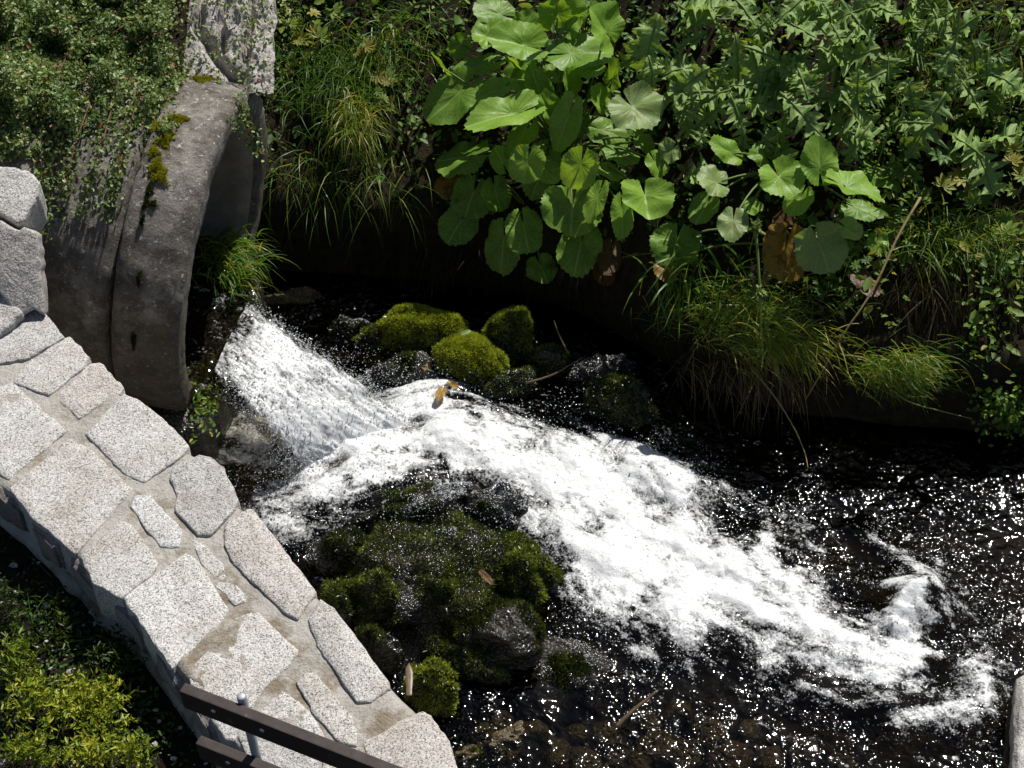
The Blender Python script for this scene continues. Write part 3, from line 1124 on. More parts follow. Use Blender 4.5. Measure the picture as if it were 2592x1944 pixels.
def build_outcrop():
    base = at(560, 215, 1.34)
    nn = norm(np.array([0.14, -0.40, 0.90]))
    uu = np.linspace(392, 692, 130)
    U, vt = np.meshgrid(uu, np.linspace(0, 1, 150), indexing='ij')
    Vv = -120 + vt * (np.interp(U, [392, 480, 560, 640, 692], [170, 195, 222, 244, 236]) + 120)
    wob = 20 * fbm(np.stack([U * 0 + 3, Vv / 55], -1), 4, 352) * sstep(560, 694, U)
    r = ray(U + wob, Vv)
    t = ((base - CAM) @ nn) / (r @ nn)
    P = CAM + r * t[..., None]
    q = np.stack([U / 60, Vv / 150], -1)
    relief = 0.05 * fbm(q * 0.9, 3, 353) + 0.02 * np.abs(fbm(q * np.array([1.6, 1.2]) + 5, 3, 354)) + 0.008 * fbm(np.stack([U / 14, Vv / 16], -1), 4, 355)
    terrace = np.floor((U + 0.35 * Vv + 25 * fbm(q * 1.3, 3, 356)) / 85.0)
    relief = relief + 0.03 * ((terrace * 0.618) % 1.0) - 0.02
    for line, w, d in (([(515, -130), (508, 20), (498, 70), (520, 100), (545, 140), (590, 190), (600, 215)], 9, 0.075), ([(572, -130), (576, 10), (560, 60), (566, 120)], 6, 0.05), ([(640, -130), (632, 60), (622, 160), (606, 215)], 5, 0.045), ([(470, -120), (462, 40), (440, 130)], 6, 0.04)):
        relief = relief - d * np.exp(-line_d(line, U + 5 * fbm(q * 4, 2, 357), Vv) ** 2 / (2 * w ** 2))
    P = P + nn * relief[..., None]
    K, M_ = U.shape
    i = np.arange(K * M_).reshape(K, M_)
    f = [np.stack([i[:-1, :-1], i[:-1, 1:], i[1:, 1:], i[1:, :-1]], -1).reshape(-1, 4)]
    # sides running back into the slope
    rim = np.concatenate([i[:, 0], i[-1, 1:], i[-2::-1, -1], i[0, -2:0:-1]])
    back = P.reshape(-1, 3)[rim] + np.array([-0.08, 0.45, -0.16])
    b = K * M_ + np.arange(len(rim))
    f.append(np.stack([rim, b, np.roll(b, -1), np.roll(rim, -1)], -1))
    o = mesh_np("rock_outcrop", np.concatenate([P.reshape(-1, 3), back]) - base, np.concatenate(f)[:, ::-1], ROCKFACE)
    o.location = base
    tag(o, "pale cracked granite outcrop standing behind the pipe at the top edge", "rock")


build_abutment()
build_outcrop()


# ------------------------------------------------------------------ boulders
def ico(sub=3):
    import bmesh
    bm = bmesh.new()
    bmesh.ops.create_icosphere(bm, subdivisions=sub, radius=1.0)
    V = np.array([v.co[:] for v in bm.verts])
    f = np.array([[v.index for v in q.verts] for q in bm.faces])
    bm.free()
    return V, f


ICO4 = ico(5)
ICO3 = ico(4)
ICO1 = ico(1)


def rock_shape(c, rx, ry, rz, seed, yaw=0.0, lump=0.22, src=ICO4):
    V, f = src
    d = 1 + lump * fbm(V * 1.4 + seed * 5.3, 2, seed) + lump * 0.45 * fbm(V * 3.4 + seed, 3, seed + 1) + 0.025 * fbm(V * 14, 3, seed + 2)
    Q = V * d[:, None] * np.array([rx, ry, rz])
    cy, sy = math.cos(yaw), math.sin(yaw)
    Q = np.stack([Q[:, 0] * cy - Q[:, 1] * sy, Q[:, 0] * sy + Q[:, 1] * cy, Q[:, 2]], -1)
    return Q + np.asarray(c), f


def tri_normals(V, f):
    a, b, c = V[f[:, 0]], V[f[:, 1]], V[f[:, 2]]
    n = np.cross(b - a, c - a)
    ar = np.linalg.norm(n, axis=1)
    return n / np.maximum(ar, 1e-12)[:, None], ar * 0.5


def scatter(V, f, count, r, weight=None):
    n, ar = tri_normals(V, f)
    w = ar if weight is None else ar * weight
    k = r.choice(len(f), count, p=w / w.sum())
    u, v = r.uniform(size=count), r.uniform(size=count)
    s = u + v > 1
    u[s], v[s] = 1 - u[s], 1 - v[s]
    P = V[f[k, 0]] * (1 - u - v)[:, None] + V[f[k, 1]] * u[:, None] + V[f[k, 2]] * v[:, None]
    return P, n[k]


WETTED = {41: 1500, 9: 900, 20: 2600, 21: 1200, 23: 1100, 27: 500, 15: 400, 6: 300, 32: 500, 31: 500, 24: 250, 8: 200, 22: 250}


def boulder(u, v, ru, rv, zc, rz, seed, moss, bright, label, yaw=0.0, mat=None, lump=0.4, group="mossy boulders in the stream"):
    """centre pixel and half sizes in pixels (rv measured across the picture's height), zc height of the centre"""
    c = at(u, v, zc)
    dist = np.linalg.norm(c - CAM)
    rx = ru * dist / F
    tot = rv * dist / F
    ry = math.sqrt(max(tot ** 2 - (rz * 0.68) ** 2, (0.5 * tot) ** 2)) / 0.73
    V, f = rock_shape(c, rx, ry, rz, seed, yaw, lump)
    if seed in WETTED:
        WET_ROCKS.append(((V, f), WETTED[seed]))
    o = mesh_np("mossy_boulder" if moss > 0.15 else "wet_boulder", V - c, f, mat or WETROCK)
    o.location = c
    tag(o, label, "boulder", group)
    if moss > 0:
        r = np.random.default_rng(seed + 900)
        n, ar = tri_normals(V, f)
        cen = V[f].mean(1)
        patch = sstep(-0.25, 0.15, fbm(cen * 5 + seed, 3, seed + 7) + (moss - 0.5) * 1.4)
        w = sstep(-0.15, 0.35, n[:, 2]) * patch + 1e-6
        cnt = int(26000 * moss * rx * ry / 0.03)
        cnt = max(1500, min(cnt, 30000))
        P, nn = scatter(V, f, cnt, r, w)
        D = norm(nn * 0.9 + np.array([0, 0, 0.25]) + r.normal(size=P.shape) * 0.5)
        Vb, Fb, own = blades(P - nn * 0.003, D, r.uniform(0.009, 0.022, cnt), r.uniform(0.004, 0.008, cnt), 0.3, 1, r)
        clump = fbm(P * 26, 3, seed + 4)
        tv = np.clip(bright + 0.45 * clump + r.normal(size=cnt) * 0.16, 0, 1)
        m = mesh_np("moss", Vb - c, Fb, MOSS, attrs={"tint": tv[own]})
        m.parent = o
        m["kind"] = "stuff"
    return o


WET_ROCKS = []
BOULDERS = [
    (1062, 850, 118, 72, 0.10, 0.15, 1, 1.0, 0.85, "large bright green domed mossy boulder nearest the white jet", 0.0),
    (1185, 915, 92, 66, 0.10, 0.12, 2, 0.95, 0.85, "bright mossy boulder adjoining the right side of the domed one", -0.4),
    (960, 862, 55, 30, 0.08, 0.07, 3, 0.8, 0.5, "low mossy rock tucked at the left of the domed boulder", 0.1),
    (1285, 858, 62, 72, 0.10, 0.15, 4, 0.8, 0.6, "tall olive mossy boulder standing behind the bright pair", 0.2),
    (1235, 880, 36, 30, 0.06, 0.07, 14, 0.6, 0.3, "small dark mossy rock wedged between the bright boulder and the tall olive one", 0.2),
    (1388, 918, 48, 40, 0.06, 0.09, 5, 0.7, 0.42, "small round mossy rock right of the tall olive boulder", 0.0),
    (1285, 985, 64, 48, 0.05, 0.10, 6, 0.5, 0.2, "dark mossy rock at the upper edge of the foam", 0.3),
    (1565, 1025, 82, 58, 0.05, 0.12, 7, 0.6, 0.3, "dark mossy boulder farthest right on the upper edge of the foam", -0.3),
    (1530, 948, 80, 46, 0.04, 0.10, 8, 0.3, 0.12, "wet black rock behind the farthest right mossy boulder", 0.2),
    (1030, 960, 110, 62, 0.02, 0.12, 9, 0.12, 0.1, "wet dark rock splashed by the jet below the domed mossy boulder", 0.0),
    (890, 850, 60, 40, 0.02, 0.10, 15, 0.12, 0.05, "dark wet rock behind the jet, left of the mossy boulders", 0.0),
    (1050, 1305, 150, 82, 0.13, 0.15, 20, 0.25, 0.12, "broad wet dark boulder directly below the start of the rapids", 0.1),
    (1235, 1300, 92, 72, 0.15, 0.15, 21, 0.35, 0.15, "wet dark boulder jutting into the lower edge of the rapids", -0.3),
    (1310, 1465, 84, 98, 0.06, 0.17, 22, 0.8, 0.38, "olive mossy boulder at the right of the lower group beside the rapids", -0.2),
    (1185, 1400, 90, 62, 0.16, 0.12, 23, 0.4, 0.18, "dripping mossy boulder in the middle of the lower group", 0.1),
    (1115, 1510, 100, 92, 0.07, 0.17, 24, 0.7, 0.30, "dark mossy boulder with a shadowed hollow in front, centre of the lower group", 0.4),
    (945, 1530, 74, 80, 0.12, 0.15, 25, 0.7, 0.34, "upright mossy rock beside the wall in the lower group", 0.0),
    (858, 1540, 42, 70, 0.14, 0.12, 26, 0.7, 0.22, "narrow dark mossy rock against the foot of the wall", 0.2),
    (890, 1400, 90, 70, 0.10, 0.12, 27, 0.3, 0.08, "black wet rock between the wall and the broad wet boulder", 0.0),
    (1270, 1610, 115, 95, 0.04, 0.13, 28, 0.4, 0.1, "wide dark moss-covered rock sinking into the stream in the lower group", -0.5),
    (1095, 1740, 70, 62, 0.10, 0.13, 29, 0.95, 0.62, "bright green mossy boulder nearest the wall's lower end", -0.3),
    (965, 1650, 60, 44, 0.14, 0.10, 30, 0.5, 0.16, "low mossy rock between the wall and the nearest bright boulder", -0.5),
    (1420, 1690, 110, 70, -0.045, 0.08, 31, 0.12, 0.06, "flat wet rock just breaking the water below the rapids", -0.4),
    (1080, 1470, 225, 195, 0.0, 0.25, 41, 0.62, 0.28, "broad dark mossy ledge that carries the lower group of boulders", -0.5),
    (1210, 1680, 90, 60, 0.02, 0.10, 43, 0.5, 0.15, "dark mossy rock hanging over the pool behind the nearest bright boulder", -0.2),
    (745, 775, 85, 36, -0.045, 0.09, 35, 0.0, 0.0, "brown wet rock in the shade just behind the top of the jet", 0.1),
    (1300, 1900, 90, 60, -0.10, 0.10, 33, 0.1, 0.06, "amber brown wet rock at the bottom edge", 0.2),
    (1190, 1930, 60, 50, -0.07, 0.09, 34, 0.1, 0.06, "brown wet rock beside the lower end of the wall", 0.2),
]
for b in BOULDERS:
    boulder(*b[:10], yaw=b[10], mat=COBBLE if b[6] in (33, 34, 35) else None, lump=0.24 if b[6] in (1, 2, 4, 5) else 0.46)

# sill of rough stone under the mouth that throws the jet out
SILL_Z = 0.50


def build_sill():
    P = np.array([at(u, v, SILL_Z - 0.06) for u, v in [(400, 640), (560, 600), (660, 690), (668, 775), (600, 880), (545, 985), (500, 1090), (400, 1090)]])
    root = empty("rock_sill", P.mean(0) * [1, 1, 0])
    tag(root, "dark rock sill under the mouth of the culvert pipe", "rock")
    stone_mesh("rock", P, (0.05, 0, 1), 0.75, WETROCK, root, seed=400, n=72, rough=0.02, dome=0.01, bevel=0.03, big=0.01)


build_sill()


# cobbles on the bed, seen through the water at the bottom
def build_cobbles():
    r = np.random.default_rng(77)
    V0, f0 = rock_shape((0, 0, 0), 1, 1, 1, 60, 0, 0.25, ICO3)
    V1, f1 = rock_shape((0, 0, 0), 1, 1, 1, 63, 0, 0.3, ICO3)
    protos = []
    for k, (V, f) in enumerate(((V0, f0), (V1, f1))):
        me = mesh_np("cobble", V, f, COBBLE)
        protos.append(me.data)
        bpy.data.objects.remove(me)
    spots = [(1660, 1890, 60, 34), (1740, 1900, 48, 30), (1790, 1850, 52, 34), (1850, 1920, 60, 36), (1620, 1930, 40, 26), (1560, 1905, 46, 30), (1480, 1930, 56, 32), (1410, 1905, 46, 34), (1950, 1925, 46, 26),
             (1720, 1800, 40, 24), (1640, 1830, 44, 24), (2040, 1900, 44, 24), (1900, 1850, 36, 22), (1540, 1850, 40, 26), (2130, 1930, 40, 24), (1350, 1850, 40, 26), (1270, 1830, 36, 24), (1230, 1860, 40, 26), (1460, 1860, 34, 22)]
    for k, (u, v, ru, rv) in enumerate(spots):
        c = at(u, v, -0.07)
        s = np.linalg.norm(c - CAM) / F
        o = bpy.data.objects.new("cobble", protos[k % 2])
        COL.objects.link(o)
        o.location = c + np.array([0, 0, -0.03])
        o.scale = (ru * s, rv * s / 0.75, 0.045 + 0.02 * r.uniform())
        o.rotation_euler = (0, 0, r.uniform(0, 6.28))
        where = "left" if u < 1500 else ("middle" if u < 1780 else "right")
        tag(o, {"left": "brown cobble under shallow water beside the wall's lower end", "middle": "amber cobble under clear water at the bottom edge", "right": "olive cobble under dark water at the bottom right of the amber ones"}[where],
            "cobble", {"left": "cobbles by the wall's end", "middle": "amber cobbles under water", "right": "olive cobbles under water"}[where])


build_cobbles()

P_ = np.array([at(u, v, 0.10) for u, v in [(2574, 1705), (2612, 1690), (2720, 1800), (2700, 2000), (2560, 2000), (2563, 1880), (2568, 1790)]])
o_ = stone_mesh("stone_block", P_ - P_.mean(0), (-0.1, 0, 1), 0.4, GRANITE, None, 444, 64, 0.012, 0.01, 0.02, big=0.004)
o_.location = P_.mean(0)
tag(o_, "pale stone block cut off by the bottom right corner of the stream", "stone")

# ------------------------------------------------------------------ water
CORE = [(620, 1290), (670, 1205), (740, 1150), (850, 1080), (940, 1040), (1000, 990), (1060, 965), (1150, 970), (1230, 1020), (1330, 1065), (1450, 1090), (1560, 1095), (1660, 1130), (1760, 1175), (1850, 1240), (1880, 1310), (1960, 1370), (2050, 1390),
        (2130, 1410), (2165, 1470), (2190, 1550), (2225, 1490), (2285, 1450), (2355, 1475), (2375, 1550), (2350, 1620), (2400, 1690), (2330, 1750), (2180, 1720), (2080, 1690), (1960, 1640), (1860, 1600), (1760, 1630), (1660, 1610), (1590, 1540), (1480, 1480), (1400, 1400),
        (1340, 1300), (1260, 1240), (1180, 1215), (1080, 1225), (980, 1235), (880, 1260), (780, 1300), (700, 1310)]
FRINGE = [(560, 1180), (640, 1120), (780, 1060), (900, 960), (1000, 940), (1200, 990), (1400, 1040), (1560, 1040), (1700, 1090), (1840, 1180), (2000, 1250), (2200, 1330), (2330, 1380), (2440, 1480), (2520, 1620), (2540, 1740), (2440, 1820), (2250, 1800), (2050, 1760),
          (1850, 1680), (1650, 1680), (1480, 1580), (1380, 1480), (1300, 1350), (1150, 1290), (950, 1330), (800, 1370), (650, 1340)]
ARCS = [([(2200, 1345), (2270, 1385), (2330, 1440), (2365, 1490)], 0.05, 0.68), ([(2390, 1540), (2450, 1620), (2490, 1700), (2505, 1750), (2460, 1780), (2380, 1800), (2280, 1815)], 0.06, 0.7),
        ([(2020, 1720), (2150, 1770), (2250, 1770)], 0.03, 0.5), ([(2250, 1580), (2280, 1500), (2350, 1480)], 0.03, 0.6),
        ([(2030, 1370), (2040, 1330), (2060, 1320)], 0.02, 0.5)]
HOLES = [(1060, 1092, 30, 0.7), (1085, 1165, 22, 0.6), (985, 1085, 30, 0.5), (860, 1215, 30, 0.45), (1190, 1095, 26, 0.5), (1840, 1300, 50, 0.8), (1790, 1240, 40, 0.5), (2150, 1510, 60, 0.8), (2180, 1400, 60, 0.6), (1560, 1160, 30, 0.4), (1500, 1330, 46, 0.45),
         (1390, 1290, 30, 0.4), (1950, 1480, 24, 0.3), (2410, 1600, 50, 0.7), (2390, 1680, 36, 0.6), (700, 1240, 40, 0.7), (740, 1180, 44, 0.8), (640, 1240, 40, 0.6), (1640, 1240, 30, 0.4), (1700, 1290, 24, 0.35)]
MIST = [(540, 1110), (590, 1050), (720, 1100), (800, 1180), (860, 1260), (800, 1340), (700, 1385), (630, 1340), (565, 1250)]
LUMPS = [(2295, 1490, 55, 0.07), (2330, 1540, 45, 0.04), (1965, 1540, 60, 0.05), (2100, 1610, 70, 0.05), (1200, 1075, 80, 0.06), (1120, 1010, 60, 0.05), (1660, 1200, 60, 0.04), (1850, 1440, 60, 0.04), (1450, 1170, 70, 0.04), (1750, 1560, 60, 0.03), (880, 1190, 60, 0.04)]
CENTER = [(560, 1190), (800, 1200), (1000, 1130), (1200, 1110), (1450, 1230), (1700, 1390), (1950, 1530), (2250, 1620), (2550, 1660), (2900, 1680)]


def wpx(L, z=0.06):
    return np.array([at(u, v, z) for u, v in L])[:, :2]


def flow_coords(X, Y):
    C_ = resample_open(wpx(CENTER), 60)
    s = np.concatenate([[0], np.cumsum(np.linalg.norm(np.diff(C_, axis=0), axis=1))])
    bs = np.zeros(X.shape)
    bn = np.zeros(X.shape)
    bd = np.full(X.shape, 1e9)
    for i in range(len(C_) - 1):
        e = C_[i + 1] - C_[i]
        L = np.linalg.norm(e)
        tx, ty = e / L
        t = np.clip(((X - C_[i, 0]) * tx + (Y - C_[i, 1]) * ty), 0, L)
        dx, dy = X - C_[i, 0] - t * tx, Y - C_[i, 1] - t * ty
        d = np.hypot(dx, dy)
        m = d < bd
        bd = np.where(m, d, bd)
        bs = np.where(m, s[i] + t, bs)
        bn = np.where(m, np.sign(tx * dy - ty * dx) * d, bn)
    return bs, bn


def build_water():
    step = 0.0078
    xs = np.arange(-1.5, 2.62, step)
    ys = np.arange(-2.0, 0.78, step)
    X, Y = np.meshgrid(xs, ys, indexing='ij')
    core = poly_sd(wpx(CORE), X, Y)
    fringe = poly_sd(wpx(FRINGE), X, Y)
    S, Nn = flow_coords(X, Y)
    fl = np.stack([S, Nn], -1)
    xy = np.stack([X, Y], -1)
    big = fbm(fl * np.array([3.0, 6.5]), 4, 41)
    mid = fbm(fl * np.array([9.0, 17.0]) + 0.7 * big[..., None], 4, 43)
    fine = fbm(xy * 42, 3, 45)
    ridge = 1 - np.abs(fbm(fl * np.array([7.0, 12.0]) + 3.0, 3, 47)) * 2.2
    hole = np.zeros(X.shape)
    for u, v, rp, a in HOLES:
        c = at(u, v, 0.06)
        hole = np.maximum(hole, a * np.exp(-(((X - c[0]) ** 2 + (Y - c[1]) ** 2) / (2 * (rp / 600 * 0.8) ** 2))))
    f = 0.66 * sstep(-0.12, 0.07, core + 0.10 * mid + 0.05 * big) + 0.38 * sstep(-0.04, 0.18, core + 0.13 * mid)
    f = f * (0.90 + 0.16 * big + 0.30 * mid)
    mist = poly_sd(wpx(MIST), X, Y)
    f = np.maximum(f, sstep(-0.10, 0.12, mist + 0.08 * mid) * (0.66 + 0.34 * mid))
    fr = sstep(-0.12, 0.14, fringe + 0.10 * mid) * (0.30 + 0.26 * mid + 0.16 * fine + 0.30 * sstep(1.3, 1.75, X))
    f = np.maximum(f, fr)
    for L, w, a in ARCS:
        d = line_d(wpx(L), X, Y)
        f = np.maximum(f, a * np.exp(-(d + 0.012 * mid) ** 2 / (2 * (w * 0.55) ** 2)))
    f = np.clip(f - hole * (0.75 + 0.3 * mid), 0, 1.1)
    # far-flung flecks of froth on the dark pool
    fleck = sstep(0.42, 0.62, fbm(xy * 21, 3, 51)) * sstep(-0.9, 0.0, fringe) * 0.42
    f = np.maximum(f, fleck)
    # shape of the surface: it steps down from the foot of the jet and runs out flat
    fall = 0.13 * sstep(1.45, 0.2, S) * sstep(0.75, 0.1, np.abs(Nn))
    turb = sstep(-0.15, 0.12, core)
    Z = fall + turb * (0.035 * big + 0.010 * ridge + 0.010 * mid + 0.003 * fine + 0.03) - hole * 0.03
    calm = 1 - turb
    rip = fbm(fl * np.array([13.0, 20.0]), 3, 53)
    Z = Z + calm * (0.006 * rip + 0.0006 * fine + 0.012 * fbm(xy * 4.5, 3, 55)) + 0.004
    for L, w, a in ARCS:
        d = line_d(wpx(L), X, Y)
        Z = Z + a * 0.05 * np.exp(-d ** 2 / (2 * w ** 2))
    for u, v, rp, hh in LUMPS:
        c = at(u, v, 0.06)
        Z = Z + 0.7 * hh * np.exp(-((X - c[0]) ** 2 + ((Y - c[1]) / 0.8) ** 2) / (2 * (rp / 600) ** 2)) * (1 + 0.25 * mid)
    # keep the part between the two banks
    lim = poly_sd(np.vstack([W_IN[:, :2], [[3, -3.2], [3, -0.1]], _fp[::-1, :2] + [0, 0.1]]), X, Y)
    keep = lim > -0.12
    n, m = X.shape
    i = np.arange(n * m).reshape(n, m)
    q = np.stack([i[:-1, :-1], i[1:, :-1], i[1:, 1:], i[:-1, 1:]], -1).reshape(-1, 4)
    kf = keep.ravel()
    q = q[kf[q].all(1)]
    used = np.zeros(n * m, bool)
    used[q.ravel()] = True
    new = np.cumsum(used) - 1
    V = np.stack([X, Y, Z], -1).reshape(-1, 3)[used]
    o = mesh_np("stream_water", V, new[q], WATER, attrs={"foam": f.ravel()[used]}, uv=fl.reshape(-1, 2)[used])
    tag(o, "white foaming rapids running into the dark sparkling stream", kind="structure")
    return X, Y, Z, f, core, fringe, mid


WX, WY, WZZ, WF, WCORE, WFR, WMID = build_water()


def build_jet():
    # sheet of water leaving the sill and arching down into the rapids
    up_e = [(640, 745), (700, 800), (775, 862), (880, 935), (985, 1010), (1075, 1085)]
    lo_e = [(535, 960), (590, 1000), (650, 1062), (700, 1130), (745, 1190), (800, 1250)]
    K, M_ = 150, 110
    t = np.linspace(0, 1, K)
    ue = resample_open(np.array(up_e, float), K)
    le = resample_open(np.array(lo_e, float), K)
    w = np.linspace(0, 1, M_)
    px = le[:, None] * (1 - w)[None, :, None] + ue[:, None] * w[None, :, None]
    z = SILL_Z + 0.02 - 0.50 * t ** 1.8
    bulge = 0.05 * np.sin(np.pi * np.clip(w, 0, 1)) ** 0.6
    P = at(px[..., 0], px[..., 1], np.broadcast_to(z[:, None], (K, M_)))
    T, Wg = np.meshgrid(t, w, indexing='ij')
    fl = np.stack([T * 0.75, Wg * 0.55], -1)
    st = fbm(fl * np.array([9.0, 42.0]), 4, 61)
    lump = fbm(fl * np.array([7.0, 12.0]), 4, 63)
    sp = fbm(fl * np.array([38.0, 70.0]), 2, 65)
    amp = 0.35 + 0.9 * T
    P[..., 2] += bulge[None] * (0.4 + 0.8 * T) + amp * (0.005 * st + 0.024 * lump + 0.005 * sp) - 0.06 * sstep(0.05, 0.0, np.minimum(Wg, 1 - Wg))
    # ragged hem where the sheet breaks
    f = 0.50 + 0.30 * sstep(0.0, 0.2, T) + 0.10 * st + 0.28 * lump + 0.16 * sp + 0.22 * sstep(0.35, 0.9, T) - 0.14 * sstep(0.5, 0.0, Wg) * sstep(0.2, 0.6, T)
    f = f - 0.5 * sstep(0.13, 0.0, np.minimum(Wg, 1 - Wg) + 0.05 * lump)
    i = np.arange(K * M_).reshape(K, M_)
    q = np.stack([i[:-1, :-1], i[1:, :-1], i[1:, 1:], i[:-1, 1:]], -1).reshape(-1, 4)
    o = mesh_np("water_jet", P.reshape(-1, 3), q, WATER, attrs={"foam": np.clip(f, 0, 1.1).ravel()}, uv=(fl * np.array([1.0, 1.15]) + 0.05 * np.stack([lump, st], -1)).reshape(-1, 2))
    tag(o, "white sheet of water gushing from the pipe", kind="structure")
    # water standing in the pipe and on the sill
    poly = wpx([(120, 640), (470, 560), (640, 668), (652, 745), (600, 830), (560, 960), (500, 1000), (330, 1000)], SILL_Z)
    xs = np.arange(-2.3, -0.75, 0.009)
    ys = np.arange(-0.75, 0.7, 0.009)
    X, Y = np.meshgrid(xs, ys, indexing='ij')
    sdv = poly_sd(poly, X, Y)
    xy = np.stack([X, Y], -1)
    Z = SILL_Z + 0.012 + 0.010 * fbm(xy * 16, 3, 71) + 0.004 * fbm(xy * 45, 2, 73)
    n, m = X.shape
    i = np.arange(n * m).reshape(n, m)
    q = np.stack([i[:-1, :-1], i[1:, :-1], i[1:, 1:], i[:-1, 1:]], -1).reshape(-1, 4)
    kf = (sdv > 0).ravel()
    q = q[kf[q].all(1)]
    used = np.zeros(n * m, bool)
    used[q.ravel()] = True
    new = np.cumsum(used) - 1
    fo = 0.16 + 0.2 * fbm(xy * 24, 3, 75)
    o = mesh_np("pipe_water", np.stack([X, Y, Z], -1).reshape(-1, 3)[used], new[q], WATER, attrs={"foam": fo.ravel()[used]}, uv=xy.reshape(-1, 2)[used])
    tag(o, "dark glittering water standing in the mouth of the pipe", kind="structure")
    return P, f


JP, JF = build_jet()


def build_spray():
    r = np.random.default_rng(91)
    V0, f0 = ICO1
    # drops thrown up round the rims of the white water
    w = np.exp(-((WCORE - 0.0) / 0.09) ** 2) * (WX < 2.3) + 0.12 * (WCORE > 0)
    w = (w * sstep(1.9, -0.6, WX)).ravel()
    k = r.choice(w.size, 2200, p=w / w.sum())
    c = np.stack([WX.ravel()[k], WY.ravel()[k], WZZ.ravel()[k]], -1)
    h = r.exponential(0.035, len(k))
    c = c + np.stack([r.normal(size=len(k)) * 0.03, r.normal(size=len(k)) * 0.03, h + 0.006], -1)
    rad = np.clip(r.lognormal(-6.45, 0.42, len(k)), 0.0008, 0.004)
    nj = 6500
    wr = np.where(r.uniform(size=nj) < 0.45, r.beta(0.5, 6, nj), np.where(r.uniform(size=nj) < 0.5, 1 - r.beta(0.5, 6, nj), r.uniform(size=nj)))
    tr = r.uniform(0.02, 1, nj) ** 0.8
    cj = JP[(tr * (JP.shape[0] - 1)).astype(int), (wr * (JP.shape[1] - 1)).astype(int)]
    cj = cj + np.array([0, 0, 1]) * r.exponential(0.012, (nj, 1)) + r.normal(size=(nj, 3)) * (0.008 + 0.022 * tr[:, None])
    # splashes on the wet rocks under and beside the rapids
    P = []
    for (u, v, ru, rv, n) in [(1010, 950, 110, 50, 350), (1060, 1290, 190, 50, 350), (1230, 1300, 90, 50, 160), (700, 1220, 120, 80, 420), (960, 1050, 110, 60, 300), (890, 890, 80, 40, 150), (1430, 1010, 100, 50, 120), (1170, 1400, 110, 50, 100)]:
        a = r.normal(size=(n, 2)) * 0.55
        P.append(at(u + a[:, 0] * ru, v + a[:, 1] * rv, np.full(n, 0.24) + r.uniform(-0.03, 0.08, n)))
    P = np.concatenate(P)
    c = np.concatenate([c, cj, P])
    rad = np.concatenate([rad, np.clip(r.lognormal(-6.45, 0.4, nj), 0.0008, 0.0038), np.clip(r.lognormal(-6.6, 0.4, len(P)), 0.0008, 0.0035)])
    # froth bubbles riding on the water round the white core and out over the pool
    band = sstep(-0.16, 0.10, WFR + 0.10 * WMID) * sstep(0.10, -0.05, WCORE) * sstep(-0.35, 0.35, WMID + 0.1)
    far = sstep(-1.0, -0.05, WFR) * sstep(0.15, 0.5, fbm(np.stack([WX, WY], -1) * 9, 3, 57)) * 0.02
    wb = (band + far + 0.35 * sstep(0.03, 0.3, WF) * (WF < 0.6)).ravel()
    nb = 5200
    kb = r.choice(wb.size, nb, p=wb / wb.sum())
    cb = np.stack([WX.ravel()[kb] + r.normal(size=nb) * 0.006, WY.ravel()[kb] + r.normal(size=nb) * 0.006, WZZ.ravel()[kb]], -1)
    ubv = pix(cb)
    c = np.concatenate([c, cb])
    rad = np.concatenate([rad, np.clip(r.lognormal(-6.4, 0.45, nb), 0.0008, 0.0045)])
    # water beads and trickles on the drenched rocks
    for nm, cnt in WET_ROCKS:
        V_, f_ = nm
        n_, _ = tri_normals(V_, f_)
        cen = V_[f_].mean(1)
        Pq, nq = scatter(V_, f_, cnt, r, sstep(0.1, 0.6, n_[:, 2]) * sstep(-0.2, 0.4, fbm(cen * 9, 3, 59)) + 1e-6)
        c = np.concatenate([c, Pq + nq * 0.001])
        rad = np.concatenate([rad, np.clip(r.lognormal(-6.55, 0.4, cnt), 0.0008, 0.0032)])
    V = (c[:, None] + V0[None] * rad[:, None, None]).reshape(-1, 3)
    f = (f0[None] + (np.arange(len(c)) * len(V0))[:, None, None]).reshape(-1, 3)
    o = mesh_np("spray_droplets", V, f, DROP)
    tag(o, "fine white drops of spray thrown up around the rapids", kind="stuff")


build_spray()


